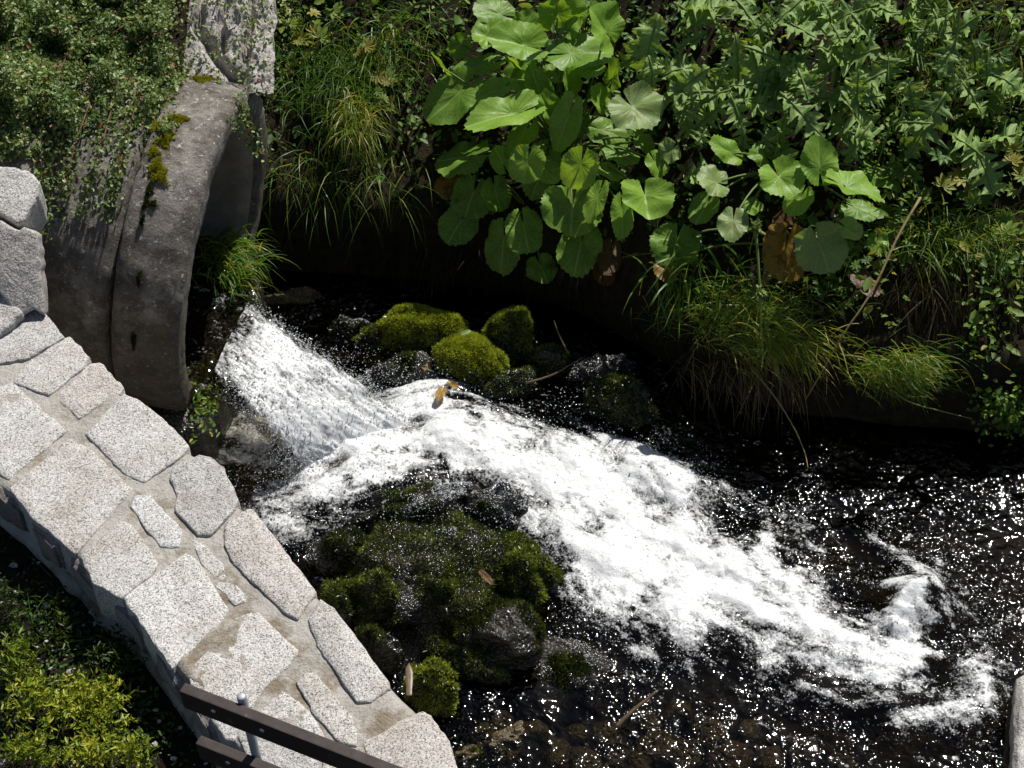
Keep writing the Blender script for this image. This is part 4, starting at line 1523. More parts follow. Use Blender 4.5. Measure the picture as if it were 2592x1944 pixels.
# ------------------------------------------------------------------ broad-leaved plants
def leaf_surface(base, tip, nrm, width, fold=0.35, cup=0.15, kind="cordate", seed=0, curl=0.1):
    """grid leaf; returns verts, quads, uv.  base = where the stalk joins"""
    r = np.random.default_rng(seed)
    if kind == 'cordate':
        base = base + (tip - base) * 0.24
    ax = tip - base
    L = np.linalg.norm(ax)
    ax = ax / L
    s = norm(np.cross(ax, nrm))
    nn = norm(np.cross(s, ax))
    if kind == "cordate":
        nT, nR = 60, 7
        th = np.linspace(-np.pi * 0.955, np.pi * 0.955, nT + 1)      # 0 points at the tip
        # outline radius as a function of the angle: pointed-round blade with two basal lobes
        c_ = np.cos(th)
        rho = 0.74 + 0.26 * np.clip(c_, 0, 1) ** 1.4 - 0.14 * np.clip(-c_, 0, 1)
        lob = np.exp(-((np.abs(th) - 2.35) / 0.5) ** 2) * 0.05
        rho = rho + lob
        teeth = 1 + 0.022 * np.where(np.arange(nT + 1) % 2, 1, -1) + 0.02 * r.normal(size=nT + 1) + 0.05 * np.sin(th * 2 + r.uniform(0, 6)) + 0.03 * np.sin(th * 5 + r.uniform(0, 6))
        rho = rho * teeth
        k = np.linspace(0, 1, nR + 1)[1:]
        RR = k[:, None] * rho[None]
        xx = RR * np.sin(th)[None]
        yy = RR * np.cos(th)[None]
        wmax = np.abs(xx).max()
        xx = xx / wmax
        verts2 = np.concatenate([[[0, 0]], np.stack([xx, yy], -1).reshape(-1, 2)])
        n1 = nT + 1
        idx = 1 + np.arange(nR * n1).reshape(nR, n1)
        quads = np.stack([idx[:-1, :-1], idx[1:, :-1], idx[1:, 1:], idx[:-1, 1:]], -1).reshape(-1, 4)
        tris = np.stack([np.zeros(nT, int), idx[0, :-1], idx[0, 1:]], -1)
        faces = [quads, tris]
    else:   # pinnate-lobed thistle leaf
        nL = 60
        t = np.linspace(0, 1, nL + 1)
        env = np.sin(np.pi * np.clip(t * 0.93 + 0.06, 0, 1)) ** 0.75
        lobes = 5.5
        ph = (t * lobes + r.uniform()) % 1.0
        cut = 0.28 + 0.72 * np.clip(1 - np.abs(ph - 0.55) / 0.42, 0, 1) ** 0.8
        tooth = 1 + 0.12 * r.normal(size=nL + 1)
        cut2 = 0.28 + 0.72 * np.clip(1 - np.abs(((t * lobes + r.uniform()) % 1.0) - 0.55) / 0.42, 0, 1) ** 0.8
        wl, wr = env * cut * tooth, env * cut2 * (1 + 0.12 * r.normal(size=nL + 1))
        sw = 0.10   # lobes sweep towards the tip
        cols = [-1, -0.5, 0, 0.5, 1]
        X = np.stack([np.where(c < 0, wl, wr) * c for c in cols], 1)
        Yv = t[:, None] + sw * np.abs(X)
        verts2 = np.stack([X, Yv], -1).reshape(-1, 2)
        idx = np.arange((nL + 1) * 5).reshape(nL + 1, 5)
        quads = np.stack([idx[:-1, :-1], idx[1:, :-1], idx[1:, 1:], idx[:-1, 1:]], -1).reshape(-1, 4)
        faces = [quads]
    x, y = verts2[:, 0], verts2[:, 1]
    w = width * 0.5
    wav = 0.035 * np.sin(7 * y + 3 * x + seed) * np.abs(x) + 0.03 * fbm(np.stack([x * 2.5 + seed, y * 2.5], -1), 3, seed)
    if kind != 'cordate':
        wav = wav * 2.2 + 0.10 * np.sin(17 * y + seed) * np.abs(x)
    edge = np.abs(x) ** 2
    h = fold * np.abs(x) * w - cup * edge * w + wav * width * 1.4 - curl * L * np.clip(y, 0, 1.2) ** 2
    if kind == "cordate":
        h = h + 0.10 * L * np.clip(-y, 0, 1)
    V = base + s * (x * w)[:, None] + ax * (y * L)[:, None] + nn * h[:, None]
    uv = np.stack([x * 0.5 + 0.5, y], -1)
    return V, faces, uv


def bez(a, b, c, n=10):
    t = np.linspace(0, 1, n)[:, None]
    return a * (1 - t) ** 2 + 2 * b * t * (1 - t) + c * t * t


def big_leaf(root, b_px, t_px, w_px, lift, mat, kind="cordate", fold=0.3, cup=0.15, tint=0.5, seed=0, face=None, crown=None, curl=0.12, slope=0.0, petiole=True):
    """leaf given by the pixels of its stalk joint and its tip; lift = metres in front of the bank along the sight line"""
    h0 = hit([b_px[0], t_px[0]], [b_px[1], t_px[1]], pipe=False)
    rr = ray(np.array([b_px[0], t_px[0]]), np.array([b_px[1], t_px[1]]))
    d0 = np.linalg.norm(h0[0] - CAM) - lift
    d1 = d0 + slope
    B = CAM + rr[0] * d0
    T = CAM + rr[1] * d1
    wid = w_px * d0 / F
    r = np.random.default_rng(seed + 3000)
    view = norm(CAM - B)
    nn = norm(view * 0.33 + np.array([0, 0, 0.75]) + SUN * 0.25 + r.normal(size=3) * 0.22) if face is None else norm(face)
    s_ = norm(np.cross(T - B, nn))
    wid = wid * min(1.35, 1.0 / max(0.3, math.sqrt(max(0.0, 1 - float(np.dot(s_, view)) ** 2))))
    V, Fs, uv = leaf_surface(B, T, nn, wid, fold, cup, kind, seed, curl)
    o = mesh_np("leaf", V, Fs, mat, attrs={"tint": np.full(len(V), tint)}, uv=uv)
    put(o, root)
    if petiole:
        c = np.array(root.location) if crown is None else crown
        back = norm(B - T)
        midp = B * 0.55 + c * 0.45 + np.array([0, 0, 0.10]) + back * 0.05
        B = B + (T - B) * 0.24
        pts = bez(c, midp, B - view * 0.006, 9)
        V2, F2 = tube(pts, np.linspace(0.007, 0.0035, 9), 5)
        p = mesh_np("petiole", V2, F2, STALK, attrs={"tint": np.full(len(V2), 0.35)})
        put(p, o)
    else:
        # a raised pale midrib
        tt = np.linspace(0, 1, 9)
        k = [np.argmin(np.abs(uv[:, 0] - 0.5) + np.abs(uv[:, 1] - q) * 2) for q in tt]
        pts = V[k] + nn * 0.003
        V2, F2 = tube(pts, np.linspace(0.006, 0.0015, 9), 5)
        p = mesh_np("midrib", V2, F2, STALK, attrs={"tint": np.full(len(V2), 0.55)})
        put(p, o)
    return o


def crop(k, x, y):
    return {1: (1050 + .4219 * x, .4219 * y, .4219), 2: (1700 + .4033 * x, .4033 * y, .4033), 3: (1500 + .4937 * x, 350 + .4937 * y, .4937)}[k]


# (view, base x, y, tip x, y, width, lift, material, fold, tint)
G, PLE, YEL, BRN = BUTTER, BUTTERP, YELLOWLEAF, BROWNLEAF
MAIN = [
    (1, 735, 290, 430, 215, 230, .42, G, .45, .6), (1, 1165, 235, 1065, 60, 270, .42, G, .35, .65), (1, 850, 335, 1200, 290, 230, .36, G, .2, .35), (1, 840, 130, 900, -60, 300, .40, G, .4, .5),
    (1, 900, 195, 965, 90, 160, .33, G, .3, .5), (1, 480, 220, 340, 200, 190, .30, G, .3, .6), (1, 720, 320, 530, 470, 220, .26, G, .2, .35), (1, 480, 380, 215, 440, 140, .22, G, .2, .3),
    (1, 330, 500, 80, 720, 260, .24, G, .2, .35), (1, 540, 520, 355, 590, 130, .38, G, .35, .6), (1, 645, 545, 580, 465, 100, .34, G, .3, .5), (1, 765, 620, 690, 385, 170, .30, G, .4, .3),
    (1, 930, 570, 920, 415, 180, .34, G, .35, .55), (1, 690, 665, 300, 745, 200, .40, G, .5, .75), (1, 690, 760, 570, 930, 150, .26, G, .2, .4), (1, 950, 625, 840, 905, 195, .42, G, .4, .65),
    (1, 690, 910, 645, 1110, 225, .42, G, .3, .8), (1, 1010, 930, 955, 1140, 240, .44, G, .22, .85), (1, 1265, 600, 1440, 765, 330, .40, PLE, .3, .45), (1, 1180, 495, 1220, 355, 160, .36, G, .3, .75),
    (1, 1110, 400, 985, 452, 120, .38, G, .3, .6), (1, 385, 930, 135, 965, 250, .16, G, .15, .3), (1, 950, 1180, 935, 1415, 390, .32, G, .5, .45), (1, 1120, 1130, 1040, 1325, 125, .36, G, .3, .9),
    (1, 1370, 1130, 1405, 1315, 340, .34, G, .5, .7), (1, 1240, 1205, 1250, 1440, 145, .34, G, .45, .6), (1, 1560, 880, 1485, 955, 150, .26, PLE, .3, .7), (1, 1180, 900, 1325, 965, 140, .24, G, .2, .35),
    (1, 1060, 760, 1290, 840, 160, .22, G, .2, .35), (1, 800, 900, 700, 1190, 210, .20, G, .2, .3), (1, 180, 435, 105, 305, 70, .30, G, .5, .5), (1, 560, 100, 350, 40, 190, .22, G, .2, .3),
    (1, 1000, 700, 930, 820, 150, .24, G, .2, .3), (1, 560, 620, 470, 760, 170, .22, G, .2, .35), (1, 820, 470, 900, 380, 140, .28, G, .2, .4), (1, 640, 430, 560, 330, 120, .22, G, .2, .4), (1, 1330, 830, 1440, 880, 150, .18, G, .2, .35),
    (1, 560, 250, 470, 160, 150, .28, G, .3, .6), (1, 1010, 130, 1090, 30, 150, .3, G, .3, .6), (1, 440, 560, 330, 650, 150, .26, G, .35, .55), (1, 840, 700, 760, 560, 150, .33, G, .4, .7), (1, 1130, 640, 1060, 520, 150, .34, G, .35, .6),
    (1, 760, 1010, 860, 1090, 150, .3, G, .35, .55), (1, 540, 1010, 480, 880, 150, .2, G, .2, .4), (1, 1120, 1010, 1220, 1090, 150, .26, G, .35, .6), (1, 640, 180, 720, 60, 160, .3, G, .3, .5), (1, 300, 240, 210, 330, 140, .2, G, .2, .4), (1, 1420, 940, 1500, 1060, 130, .26, G, .35, .6),
]
LOWER = [
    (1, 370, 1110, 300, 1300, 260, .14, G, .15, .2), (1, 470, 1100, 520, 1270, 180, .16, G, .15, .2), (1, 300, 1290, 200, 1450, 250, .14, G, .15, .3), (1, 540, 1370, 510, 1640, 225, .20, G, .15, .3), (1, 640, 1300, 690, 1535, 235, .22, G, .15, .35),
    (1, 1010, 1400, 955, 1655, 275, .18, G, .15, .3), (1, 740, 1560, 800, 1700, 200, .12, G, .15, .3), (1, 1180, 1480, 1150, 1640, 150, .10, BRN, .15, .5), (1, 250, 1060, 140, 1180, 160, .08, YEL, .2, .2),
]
RIGHT = [
    (2, 930, 1110, 920, 860, 250, .36, G, .3, .6), (2, 640, 1060, 770, 1235, 280, .38, G, .3, .75), (2, 1020, 1150, 1310, 1235, 255, .38, G, .35, .65), (2, 830, 1200, 740, 1355, 165, .30, G, .3, .9),
    (2, 315, 1160, 175, 1110, 200, .34, PLE, .35, .7), (2, 390, 1345, 380, 1505, 205, .34, PLE, .3, .5), (2, 400, 980, 250, 890, 150, .28, G, .3, .6), (2, 240, 1250, 150, 1400, 180, .18, G, .2, .3),
    (2, 1230, 1070, 1440, 1150, 190, .14, G, .2, .25), (2, 1110, 1290, 1310, 1350, 150, .20, G, .2, .35), (2, 600, 1000, 520, 900, 160, .24, G, .2, .4), (2, 480, 1320, 560, 1260, 120, .2, G, .2, .4),
]
LOWRIGHT = [
    (3, 1140, 485, 1215, 690, 285, .34, PLE, .3, .75), (3, 1280, 450, 1375, 510, 110, .30, PLE, .3, .6), (3, 1000, 490, 965, 735, 250, .22, YEL, .3, .6), (3, 940, 440, 1040, 400, 150, .18, BRN, .2, .4),
    (3, 440, 480, 400, 660, 280, .16, G, .15, .3), (3, 380, 620, 390, 730, 150, .14, YEL, .2, .25), (3, 1350, 700, 1465, 800, 100, .14, BRN, .3, .7), (3, 1460, 500, 1470, 600, 110, .18, G, .3, .6), (3, 40, 620, 70, 750, 120, .1, BRN, .2, .5),
]


def plant(name, label, cat, crown_px, leaves, seed0, group=None, kind="cordate"):
    c = hit([crown_px[0]], [crown_px[1]], pipe=False)[0]
    root = empty(name, c)
    tag(root, label, cat, group)
    r = np.random.default_rng(seed0)
    for k, (vw, bx, by, tx, ty, w, lift, mat, fold, tint) in enumerate(leaves):
        bu, bv, sc = crop(vw, bx, by)
        tu, tv, _ = crop(vw, tx, ty)
        if kind != "cordate":
            for q in range(2):
                a_ = r.uniform(0, 6.28)
                L_ = r.uniform(70, 130)
                cu_, cv_ = (bu + tu) / 2 + r.normal() * 60, (bv + tv) / 2 + r.normal() * 45
                big_leaf(root, (cu_, cv_), (cu_ + L_ * math.cos(a_), cv_ + 0.8 * L_ * math.sin(a_)), r.uniform(60, 95), lift * r.uniform(0.5, 1.0), mat, kind, fold, 0.1, r.uniform(0.35, 0.9), seed0 + 500 + 10 * k + q, curl=r.uniform(0.05, 0.35), slope=r.uniform(-0.08, 0.05), petiole=False)
        big_leaf(root, (bu, bv), (tu, tv), w * sc * (1.0 if kind == "cordate" else 1.15), lift, mat, kind, fold, 0.15 + r.uniform(-.1, .15), tint, seed0 + k, curl=r.uniform(0.02, 0.16) if kind == 'cordate' else r.uniform(0.05, 0.35), slope=r.uniform(-0.09, 0.05), petiole=(kind == "cordate"))
    return root


plant("butterbur_plant", "large clump of round bright green butterbur leaves at the top centre of the bank", "plant", (1420, 420), MAIN, 1000, "butterbur on the bank")
plant("butterbur_plant", "shaded dark butterbur leaves hanging low over the water below the bright clump", "plant", (1350, 560), LOWER, 1100, "butterbur on the bank")
plant("butterbur_plant", "smaller butterbur with some pale leaves right of the large clump", "plant", (1980, 450), RIGHT, 1200, "butterbur on the bank")
plant("butterbur_plant", "low butterbur with one yellowing brown leaf above the grassy edge", "plant", (2030, 640), LOWRIGHT, 1300, "butterbur on the bank")

TH = THISTLE
TH1 = [(2, 235, 425, 0, 590, 190, .34, TH, .25, .7), (2, 400, 210, 460, 655, 210, .36, TH, .3, .6), (2, 500, 330, 585, 590, 150, .30, TH, .3, .5), (2, 360, 590, 475, 835, 190, .32, TH, .3, .65), (2, 300, 150, 350, 300, 120, .30, TH, .3, .5), (2, 330, 380, 290, 540, 130, .30, TH, .3, .55)]
TH2 = [(2, 680, 580, 960, 845, 190, .34, TH, .3, .6), (2, 700, 690, 720, 965, 180, .32, TH, .3, .55), (2, 450, 310, 830, 375, 150, .32, TH, .3, .5), (2, 890, 480, 680, 440, 140, .32, TH, .3, .6), (2, 640, 120, 915, 205, 170, .36, TH, .3, .5), (2, 600, 650, 560, 780, 130, .25, TH, .3, .5)]
TH3 = [(2, 1065, 590, 1325, 900, 230, .32, TH, .3, .6), (2, 1310, 310, 855, 400, 230, .34, TH, .3, .6), (2, 1350, 440, 1060, 590, 190, .32, TH, .3, .6), (2, 1000, 150, 1110, 335, 130, .32, TH, .3, .5), (2, 1120, 90, 1285, 235, 150, .32, TH, .3, .55), (2, 1150, 650, 1340, 560, 150, .26, TH, .3, .45)]
TH4 = [(2, 830, -10, 640, 125, 130, .34, TH, .3, .5), (2, 1305, 20, 915, 110, 170, .36, TH, .3, .45), (2, 10, 20, 180, 95, 110, .34, TH, .3, .55), (2, 400, 10, 545, 130, 130, .34, TH, .3, .5), (2, 270, 60, 130, 160, 110, .3, TH, .3, .5), (2, 700, 20, 960, -40, 150, .3, TH, .3, .5), (2, 1150, 30, 1320, -60, 150, .3, TH, .3, .4)]
TH5 = [(2, 1720, 580, 1480, 985, 300, .30, TH, .25, .4), (2, 1885, 865, 2055, 1210, 230, .28, TH, .3, .5), (2, 1780, 250, 1690, 490, 200, .28, TH, .3, .5), (2, 1890, 260, 1930, 510, 120, .28, TH, .3, .5), (2, 1985, 300, 1990, 515, 110, .26, TH, .3, .45), (2, 2060, 330, 2060, 520, 100, .24, TH, .3, .45), (2, 1800, 60, 1600, 130, 150, .26, TH, .3, .6), (2, 1640, 60, 1700, 200, 130, .26, TH, .3, .6), (2, 1560, 250, 1480, 350, 90, .2, TH, .3, .6)]
TH6 = [(1, 1465, 90, 1345, 470, 230, .40, TH, .2, .55), (1, 1600, 330, 1560, 520, 130, .30, TH, .3, .8), (1, 1560, 640, 1700, 800, 150, .28, TH, .3, .8), (1, 1700, 620, 1640, 720, 120, .28, TH, .3, .7), (1, 1750, 780, 1690, 860, 130, .28, TH, .3, .8)]
plant("thistle_plant", "grey green thistle with a bright white midrib beside the butterbur clump", "plant", (1790, 260), TH1, 1400, "thistles on the bank", "pinnate")
plant("thistle_plant", "thistle rosette with arched lobed leaves above the smaller butterbur", "plant", (2000, 220), TH2, 1500, "thistles on the bank", "pinnate")
plant("thistle_plant", "wide thistle with long feathered leaves in the upper right of the bank", "plant", (2170, 220), TH3, 1600, "thistles on the bank", "pinnate")
plant("thistle_plant", "thistle leaves cut off by the top edge right of centre", "plant", (1970, 30), TH4, 1700, "thistles on the bank", "pinnate")
plant("thistle_plant", "dark feathery thistle nearest the right edge of the bank", "plant", (2430, 260), TH5, 1800, "thistles on the bank", "pinnate")
plant("thistle_plant", "long thistle leaf with pale rib standing between the butterbur and the other thistles", "plant", (1660, 200), TH6, 1900, "thistles on the bank", "pinnate")


# ------------------------------------------------------------------ undergrowth, grass
def bank_pts(u, v, lift):
    h = hit(u, v, pipe=False)
    return h - ray(u, v) * lift[:, None]


def build_undergrowth():
    r = np.random.default_rng(55)
    # sample the visible bank
    N = 30000
    u = r.uniform(660, 2700, N)
    v = r.uniform(-160, 1060, N)
    d = fbm(np.stack([u / 140, v / 140], -1), 3, 81)
    edge = np.interp(u, [660, 1000, 1300, 1500, 1650, 1800, 2000, 2300, 2600], [430, 470, 560, 640, 620, 760, 860, 960, 1000])
    dens = 0.30 + 0.5 * sstep(2050, 2250, u) + 0.12 * sstep(1500, 1700, u) * sstep(450, 250, v) + 0.25 * d
    dens = dens * sstep(edge + 40, edge - 160, v) * (1 - sstep(1950, 2150, u) * sstep(0.12, -0.2, d + 0.35 * fbm(np.stack([u / 45, v / 45], -1), 2, 82)))
    keep = r.uniform(size=N) < dens
    u, v = u[keep], v[keep]
    n = len(u)
    lift = r.uniform(0.0, 0.2, n) * (0.5 + 0.5 * sstep(1900, 2200, u))
    P = bank_pts(u, v, lift)
    D = norm(r.normal(size=(n, 3)) * np.array([1, 1, 0.5]) + np.array([0.0, -0.5, 0.1]))
    Nn = norm(np.array([0, -0.25, 0.9]) + r.normal(size=(n, 3)) * 0.45)
    L = np.clip(r.lognormal(-3.55, 0.4, n), 0.012, 0.075)
    V, Fs, own = leaflets(P, D, Nn, L, L * r.uniform(0.35, 0.7, n))
    tv = np.clip(0.52 + 0.35 * fbm(P * 3, 3, 83) + r.normal(size=n) * 0.2 + 0.15 * (u > 2200), 0, 0.97)
    o = mesh_np("undergrowth", V, Fs, HERB, attrs={"tint": tv[own]})
    tag(o, "dense small-leaved undergrowth covering the bank between the larger plants", kind="stuff")


build_undergrowth()


def palmate_herb(px, size, seed, label, tint=0.7, lift=0.15, n_leaves=9):
    """low herb with deeply cut palmate leaves"""
    r = np.random.default_rng(seed)
    c = hit([px[0]], [px[1]], pipe=False)[0]
    root = empty("herb_plant", c)
    tag(root, label, "plant", "small herbs on the right of the bank")
    toc = norm(CAM - c)
    for k in range(n_leaves):
        a = r.uniform(0, 6.28)
        q = c + np.array([math.cos(a), 0.4 * math.sin(a), 0.8 * math.sin(a)]) * size * r.uniform(0.3, 1.0) + toc * r.uniform(lift * 0.5, lift * 1.4)
        nn = norm(np.array([0, -0.3, 0.85]) + toc * 0.3 + r.normal(size=3) * 0.3)
        ax = norm(np.cross(nn, r.normal(size=3)))
        s = np.cross(nn, ax)
        m = 7
        an = np.linspace(-1.9, 1.9, m)
        D = np.cos(an)[:, None] * ax + np.sin(an)[:, None] * s
        L = size * r.uniform(0.28, 0.42) * (1 - 0.25 * np.abs(an) / 1.9)
        V, Fs, own = leaflets(np.repeat(q[None], m, 0), D + nn * 0.15, np.repeat(nn[None], m, 0), L, L * 0.42, 0.3)
        V2, F2 = tube(bez(c, (c + q) / 2 + np.array([0, 0, 0.05]), q, 6), 0.0022, 4)
        Vj, Fj, A = join([(V, Fs, np.clip(tint + r.normal() * 0.14, 0, 1)), (V2, F2, 0.5)])
        put(mesh_np("leaf", Vj, Fj, HERB, attrs={"tint": A}), root)
    return root


HERBS = [((2420, 480), .17, "yellow green palmate herb right of the feathery thistle", .75), ((2330, 430), .15, "small cut-leaved herb below the feathery thistle", .7), ((2540, 430), .15, "bright cut-leaved herb at the right edge, halfway down the bank", .85),
         ((2560, 620), .16, "broad cut-leaved herb at the right edge just above the bank's bare face", .65), ((2450, 590), .15, "green cut-leaved herb above the hanging dry grass", .6), ((2380, 90), .17, "pale leafy herb at the top edge right of the thistles", .7),
         ((2300, 200), .13, "little leafy herb between the wide thistle and the dark feathery one", .65), ((2130, 700), .12, "small lobed herb below the low butterbur", .5), ((2170, 640), .10, "tiny bright herb right of the low butterbur", .6),
         ((2520, 180), .17, "leafy herb in the top right corner below the dry stems", .6), ((2570, 300), .15, "herb at the right edge level with the feathery thistle", .65), ((2270, 520), .13, "yellowish herb beside the long leaning dry stem", .85),
         ((780, 60), .15, "yellow green herb at the top edge right of the outcrop", .95), ((960, 130), .13, "wilting yellowish herb at the top between the tall grass and the butterbur", .9), ((760, 130), .10, "yellowing herb on top of the hanging grass tuft", .95), ((990, 240), .10, "pale dry herb left of the butterbur clump", .98), ((1480, 60), .12, "leafy herb behind the topmost butterbur leaves", .6)]
for k, (px, sz, lb, ti) in enumerate(HERBS):
    palmate_herb(px, sz, 2100 + k, lb, ti)


def tuft(name, label, cat, pts, L, W, D0, droop, seed, tint, mat=None, seg=5, spread=0.35, group=None, tsd=0.18):
    """grass tuft: pts world roots (N x 3)"""
    r = np.random.default_rng(seed)
    n = len(pts)
    D = norm(np.asarray(D0) + r.normal(size=(n, 3)) * spread)
    V, Fs, own = blades(pts, D, r.uniform(L[0], L[1], n), r.uniform(W[0], W[1], n), droop, seg, r)
    tv = np.clip(tint + r.normal(size=n) * tsd, 0, 1)
    c = pts.mean(0)
    return rooted(name, c, "blades", V, Fs, mat or GRASS, tv[own], label, cat, group)


def rooted(name, c, part, V, Fs, mat, tint, label, cat, group=None):
    """a plant whose many tiny leaves or blades are one part"""
    root = empty(name, c)
    tag(root, label, cat, group)
    o = mesh_np(part, V - c, Fs, mat, attrs={"tint": tint})
    o.parent = root
    o["kind"] = "stuff"
    return root


def px_cloud(r, n, cu, cv, ru, rv, lift0, lift1):
    a = r.normal(size=(n, 2)) * 0.5
    u, v = cu + a[:, 0] * ru, cv + a[:, 1] * rv
    return bank_pts(u, v, r.uniform(lift0, lift1, n))


r_ = np.random.default_rng(66)
tuft("grass_tuft", "tall tuft of fine green and yellow grass hanging beside the pipe mouth", "grass", px_cloud(r_, 900, 840, 200, 130, 110, 0.02, 0.16), (0.10, 0.25), (0.0025, 0.005), (0.0, -0.6, 0.45), 1.6, 61, 0.32, spread=0.45)
tuft("grass_tuft", "golden drooping heart of the grass tuft beside the pipe mouth", "grass", px_cloud(r_, 420, 895, 300, 50, 60, 0.12, 0.22), (0.09, 0.24), (0.0025, 0.005), (0.05, -0.65, 0.3), 1.8, 62, 0.68, spread=0.4)
tuft("grass_tuft", "thin dark grass hanging over the shaded bank below the tall tuft", "grass", px_cloud(r_, 260, 850, 440, 220, 80, 0.0, 0.12), (0.12, 0.34), (0.0025, 0.005), (0.0, -0.7, 0.1), 1.8, 63, 0.5, spread=0.5)
tuft("grass_tuft", "dense combed green grass mound overhanging the water on the right bank", "grass", px_cloud(r_, 1200, 1880, 785, 200, 85, 0.06, 0.22), (0.05, 0.16), (0.0025, 0.005), (0.5, -0.45, 0.5), 1.0, 64, 0.55, spread=0.55)
tuft("grass_tuft", "yellower grass hanging in front of the combed mound", "grass", px_cloud(r_, 500, 1955, 865, 130, 50, 0.12, 0.24), (0.08, 0.2), (0.003, 0.006), (0.55, -0.55, 0.25), 1.2, 65, 0.68, spread=0.35)
tuft("grass_tuft", "green and gold grass tuft farther right along the water's edge", "grass", px_cloud(r_, 900, 2260, 935, 110, 50, 0.08, 0.22), (0.06, 0.16), (0.0025, 0.005), (0.6, -0.5, 0.35), 1.1, 66, 0.58, spread=0.35)
tuft("grass_tuft", "broad bladed grass leaning left of the combed mound", "grass", px_cloud(r_, 60, 1740, 690, 90, 60, 0.08, 0.18), (0.18, 0.32), (0.008, 0.014), (-0.15, -0.5, 0.6), 1.6, 67, 0.42, spread=0.4, seg=7)
tuft("dry_grass", "dry brown grass curtain hanging on the right end of the bank", "grass", px_cloud(r_, 900, 2440, 700, 190, 70, 0.0, 0.12), (0.16, 0.4), (0.002, 0.004), (0.0, -0.5, -0.4), 1.8, 68, 0.4, mat=DRYGRASS, spread=0.25)
tuft("grass_tuft", "loose green grass on the bank edge above the dry curtain", "grass", px_cloud(r_, 500, 2400, 600, 200, 70, 0.05, 0.16), (0.10, 0.26), (0.003, 0.006), (0.1, -0.5, 0.4), 1.4, 69, 0.5, spread=0.5)
tuft("dry_grass", "dead grass and rootlets hanging under the bank behind the mossy boulders", "grass", px_cloud(r_, 700, 1250, 640, 420, 55, 0.0, 0.06), (0.12, 0.32), (0.002, 0.004), (0.0, -0.5, -0.5), 1.6, 70, 0.2, mat=DRYGRASS, spread=0.4)
tuft("dry_grass", "straw hanging from the turf edge below the combed grass mound", "grass", px_cloud(r_, 160, 1900, 930, 190, 50, 0.08, 0.16), (0.16, 0.34), (0.002, 0.004), (0.1, -0.6, -0.3), 1.6, 71, 0.75, mat=DRYGRASS, spread=0.4)
tuft("grass_tuft", "scattered grass at the top between the tall tuft and the butterbur", "grass", px_cloud(r_, 350, 1000, 120, 140, 130, 0.0, 0.14), (0.10, 0.24), (0.003, 0.005), (0.1, -0.5, 0.4), 1.5, 72, 0.45, spread=0.6)
tuft("grass_tuft", "scattered thin grass between thistles at the top right", "grass", px_cloud(r_, 420, 2420, 150, 220, 160, 0.02, 0.16), (0.10, 0.30), (0.003, 0.005), (0.0, -0.4, 0.6), 1.2, 73, 0.55, spread=0.6)

# grass and herbs at the pipe mouth
P_ = at(r_.normal(575, 34, 420), r_.normal(650, 32, 420), np.full(420, SILL_Z + 0.03))
tuft("grass_tuft", "vivid green grass tuft growing on the sill inside the pipe mouth", "grass", P_, (0.08, 0.2), (0.004, 0.007), (0.55, -0.55, 0.5), 1.5, 74, 0.52, spread=0.4)
P_ = at(r_.normal(512, 22, 260), r_.normal(1010, 40, 260), r_.uniform(0.40, 0.52, 260))
V, Fs, own = leaflets(P_, norm(r_.normal(size=(260, 3)) + np.array([0.3, -0.4, 0.2])), norm(np.array([0.2, -0.2, 0.9]) + r_.normal(size=(260, 3)) * 0.4), r_.uniform(0.012, 0.035, 260), r_.uniform(0.006, 0.014, 260))
c_ = P_.mean(0)
rooted("herb_plant", c_, "foliage", V, Fs, HERB, np.clip(r_.normal(0.62, 0.2, 260), 0, 1)[own], "small leafy green plant at the near foot of the pipe mouth", "plant")
c_ = at(498, 985, 0.45)
o_ = cushion("moss_cushion", c_, np.array([0.5, -0.5, 0.6]), 0.05, 0.11, 0.03, 801, 2600, 0.5)
o_.data.transform(__import__("mathutils").Matrix.Translation(-Vector(c_)))
o_.location = c_
tag(o_, "olive moss cushion at the near foot of the pipe mouth", "moss")
# cress at the right edge
P_ = bank_pts(r_.normal(2550, 40, 420), r_.normal(1035, 34, 420), r_.uniform(0.06, 0.2, 420))
V, Fs, own = leaflets(P_, norm(r_.normal(size=(420, 3)) + np.array([0, -0.3, 0.2])), norm(np.array([0, -0.3, 0.85]) + r_.normal(size=(420, 3)) * 0.4), r_.uniform(0.014, 0.03, 420), r_.uniform(0.012, 0.024, 420))
c_ = P_.mean(0)
rooted("cress_plant", c_, "foliage", V, Fs, HERB, np.clip(r_.normal(0.6, 0.12, 420), 0, 0.9)[own], "bright green cress with round leaves at the right edge of the water", "plant")


# ------------------------------------------------------------------ stems, twigs, fallen leaves
def stem(name, label, cat, pxz, rad, tint, mat=None, n=18, lifts=None, extra=None):
    """polyline of pixels; each with a height (z) or, when lifts is given, a distance in front of the bank"""
    if lifts is not None:
        P = np.array([bank_pts(np.array([u]), np.array([v]), np.array([l]))[0] for (u, v), l in zip(pxz, lifts)])
    else:
        P = np.array([at(u, v, z) for u, v, z in pxz])
    Q = resample_open(P, n)
    V, Fs = tube(Q, np.linspace(rad, rad * 0.45, n), 6)
    c = Q[0]
    parts = [(V, Fs, tint)]
    if extra:
        parts += extra(Q)
    Vj, Fj, A = join(parts)
    o = mesh_np(name, Vj - c, Fj, mat or STALK, attrs={"tint": A})
    o.location = c
    tag(o, label, cat)
    return o


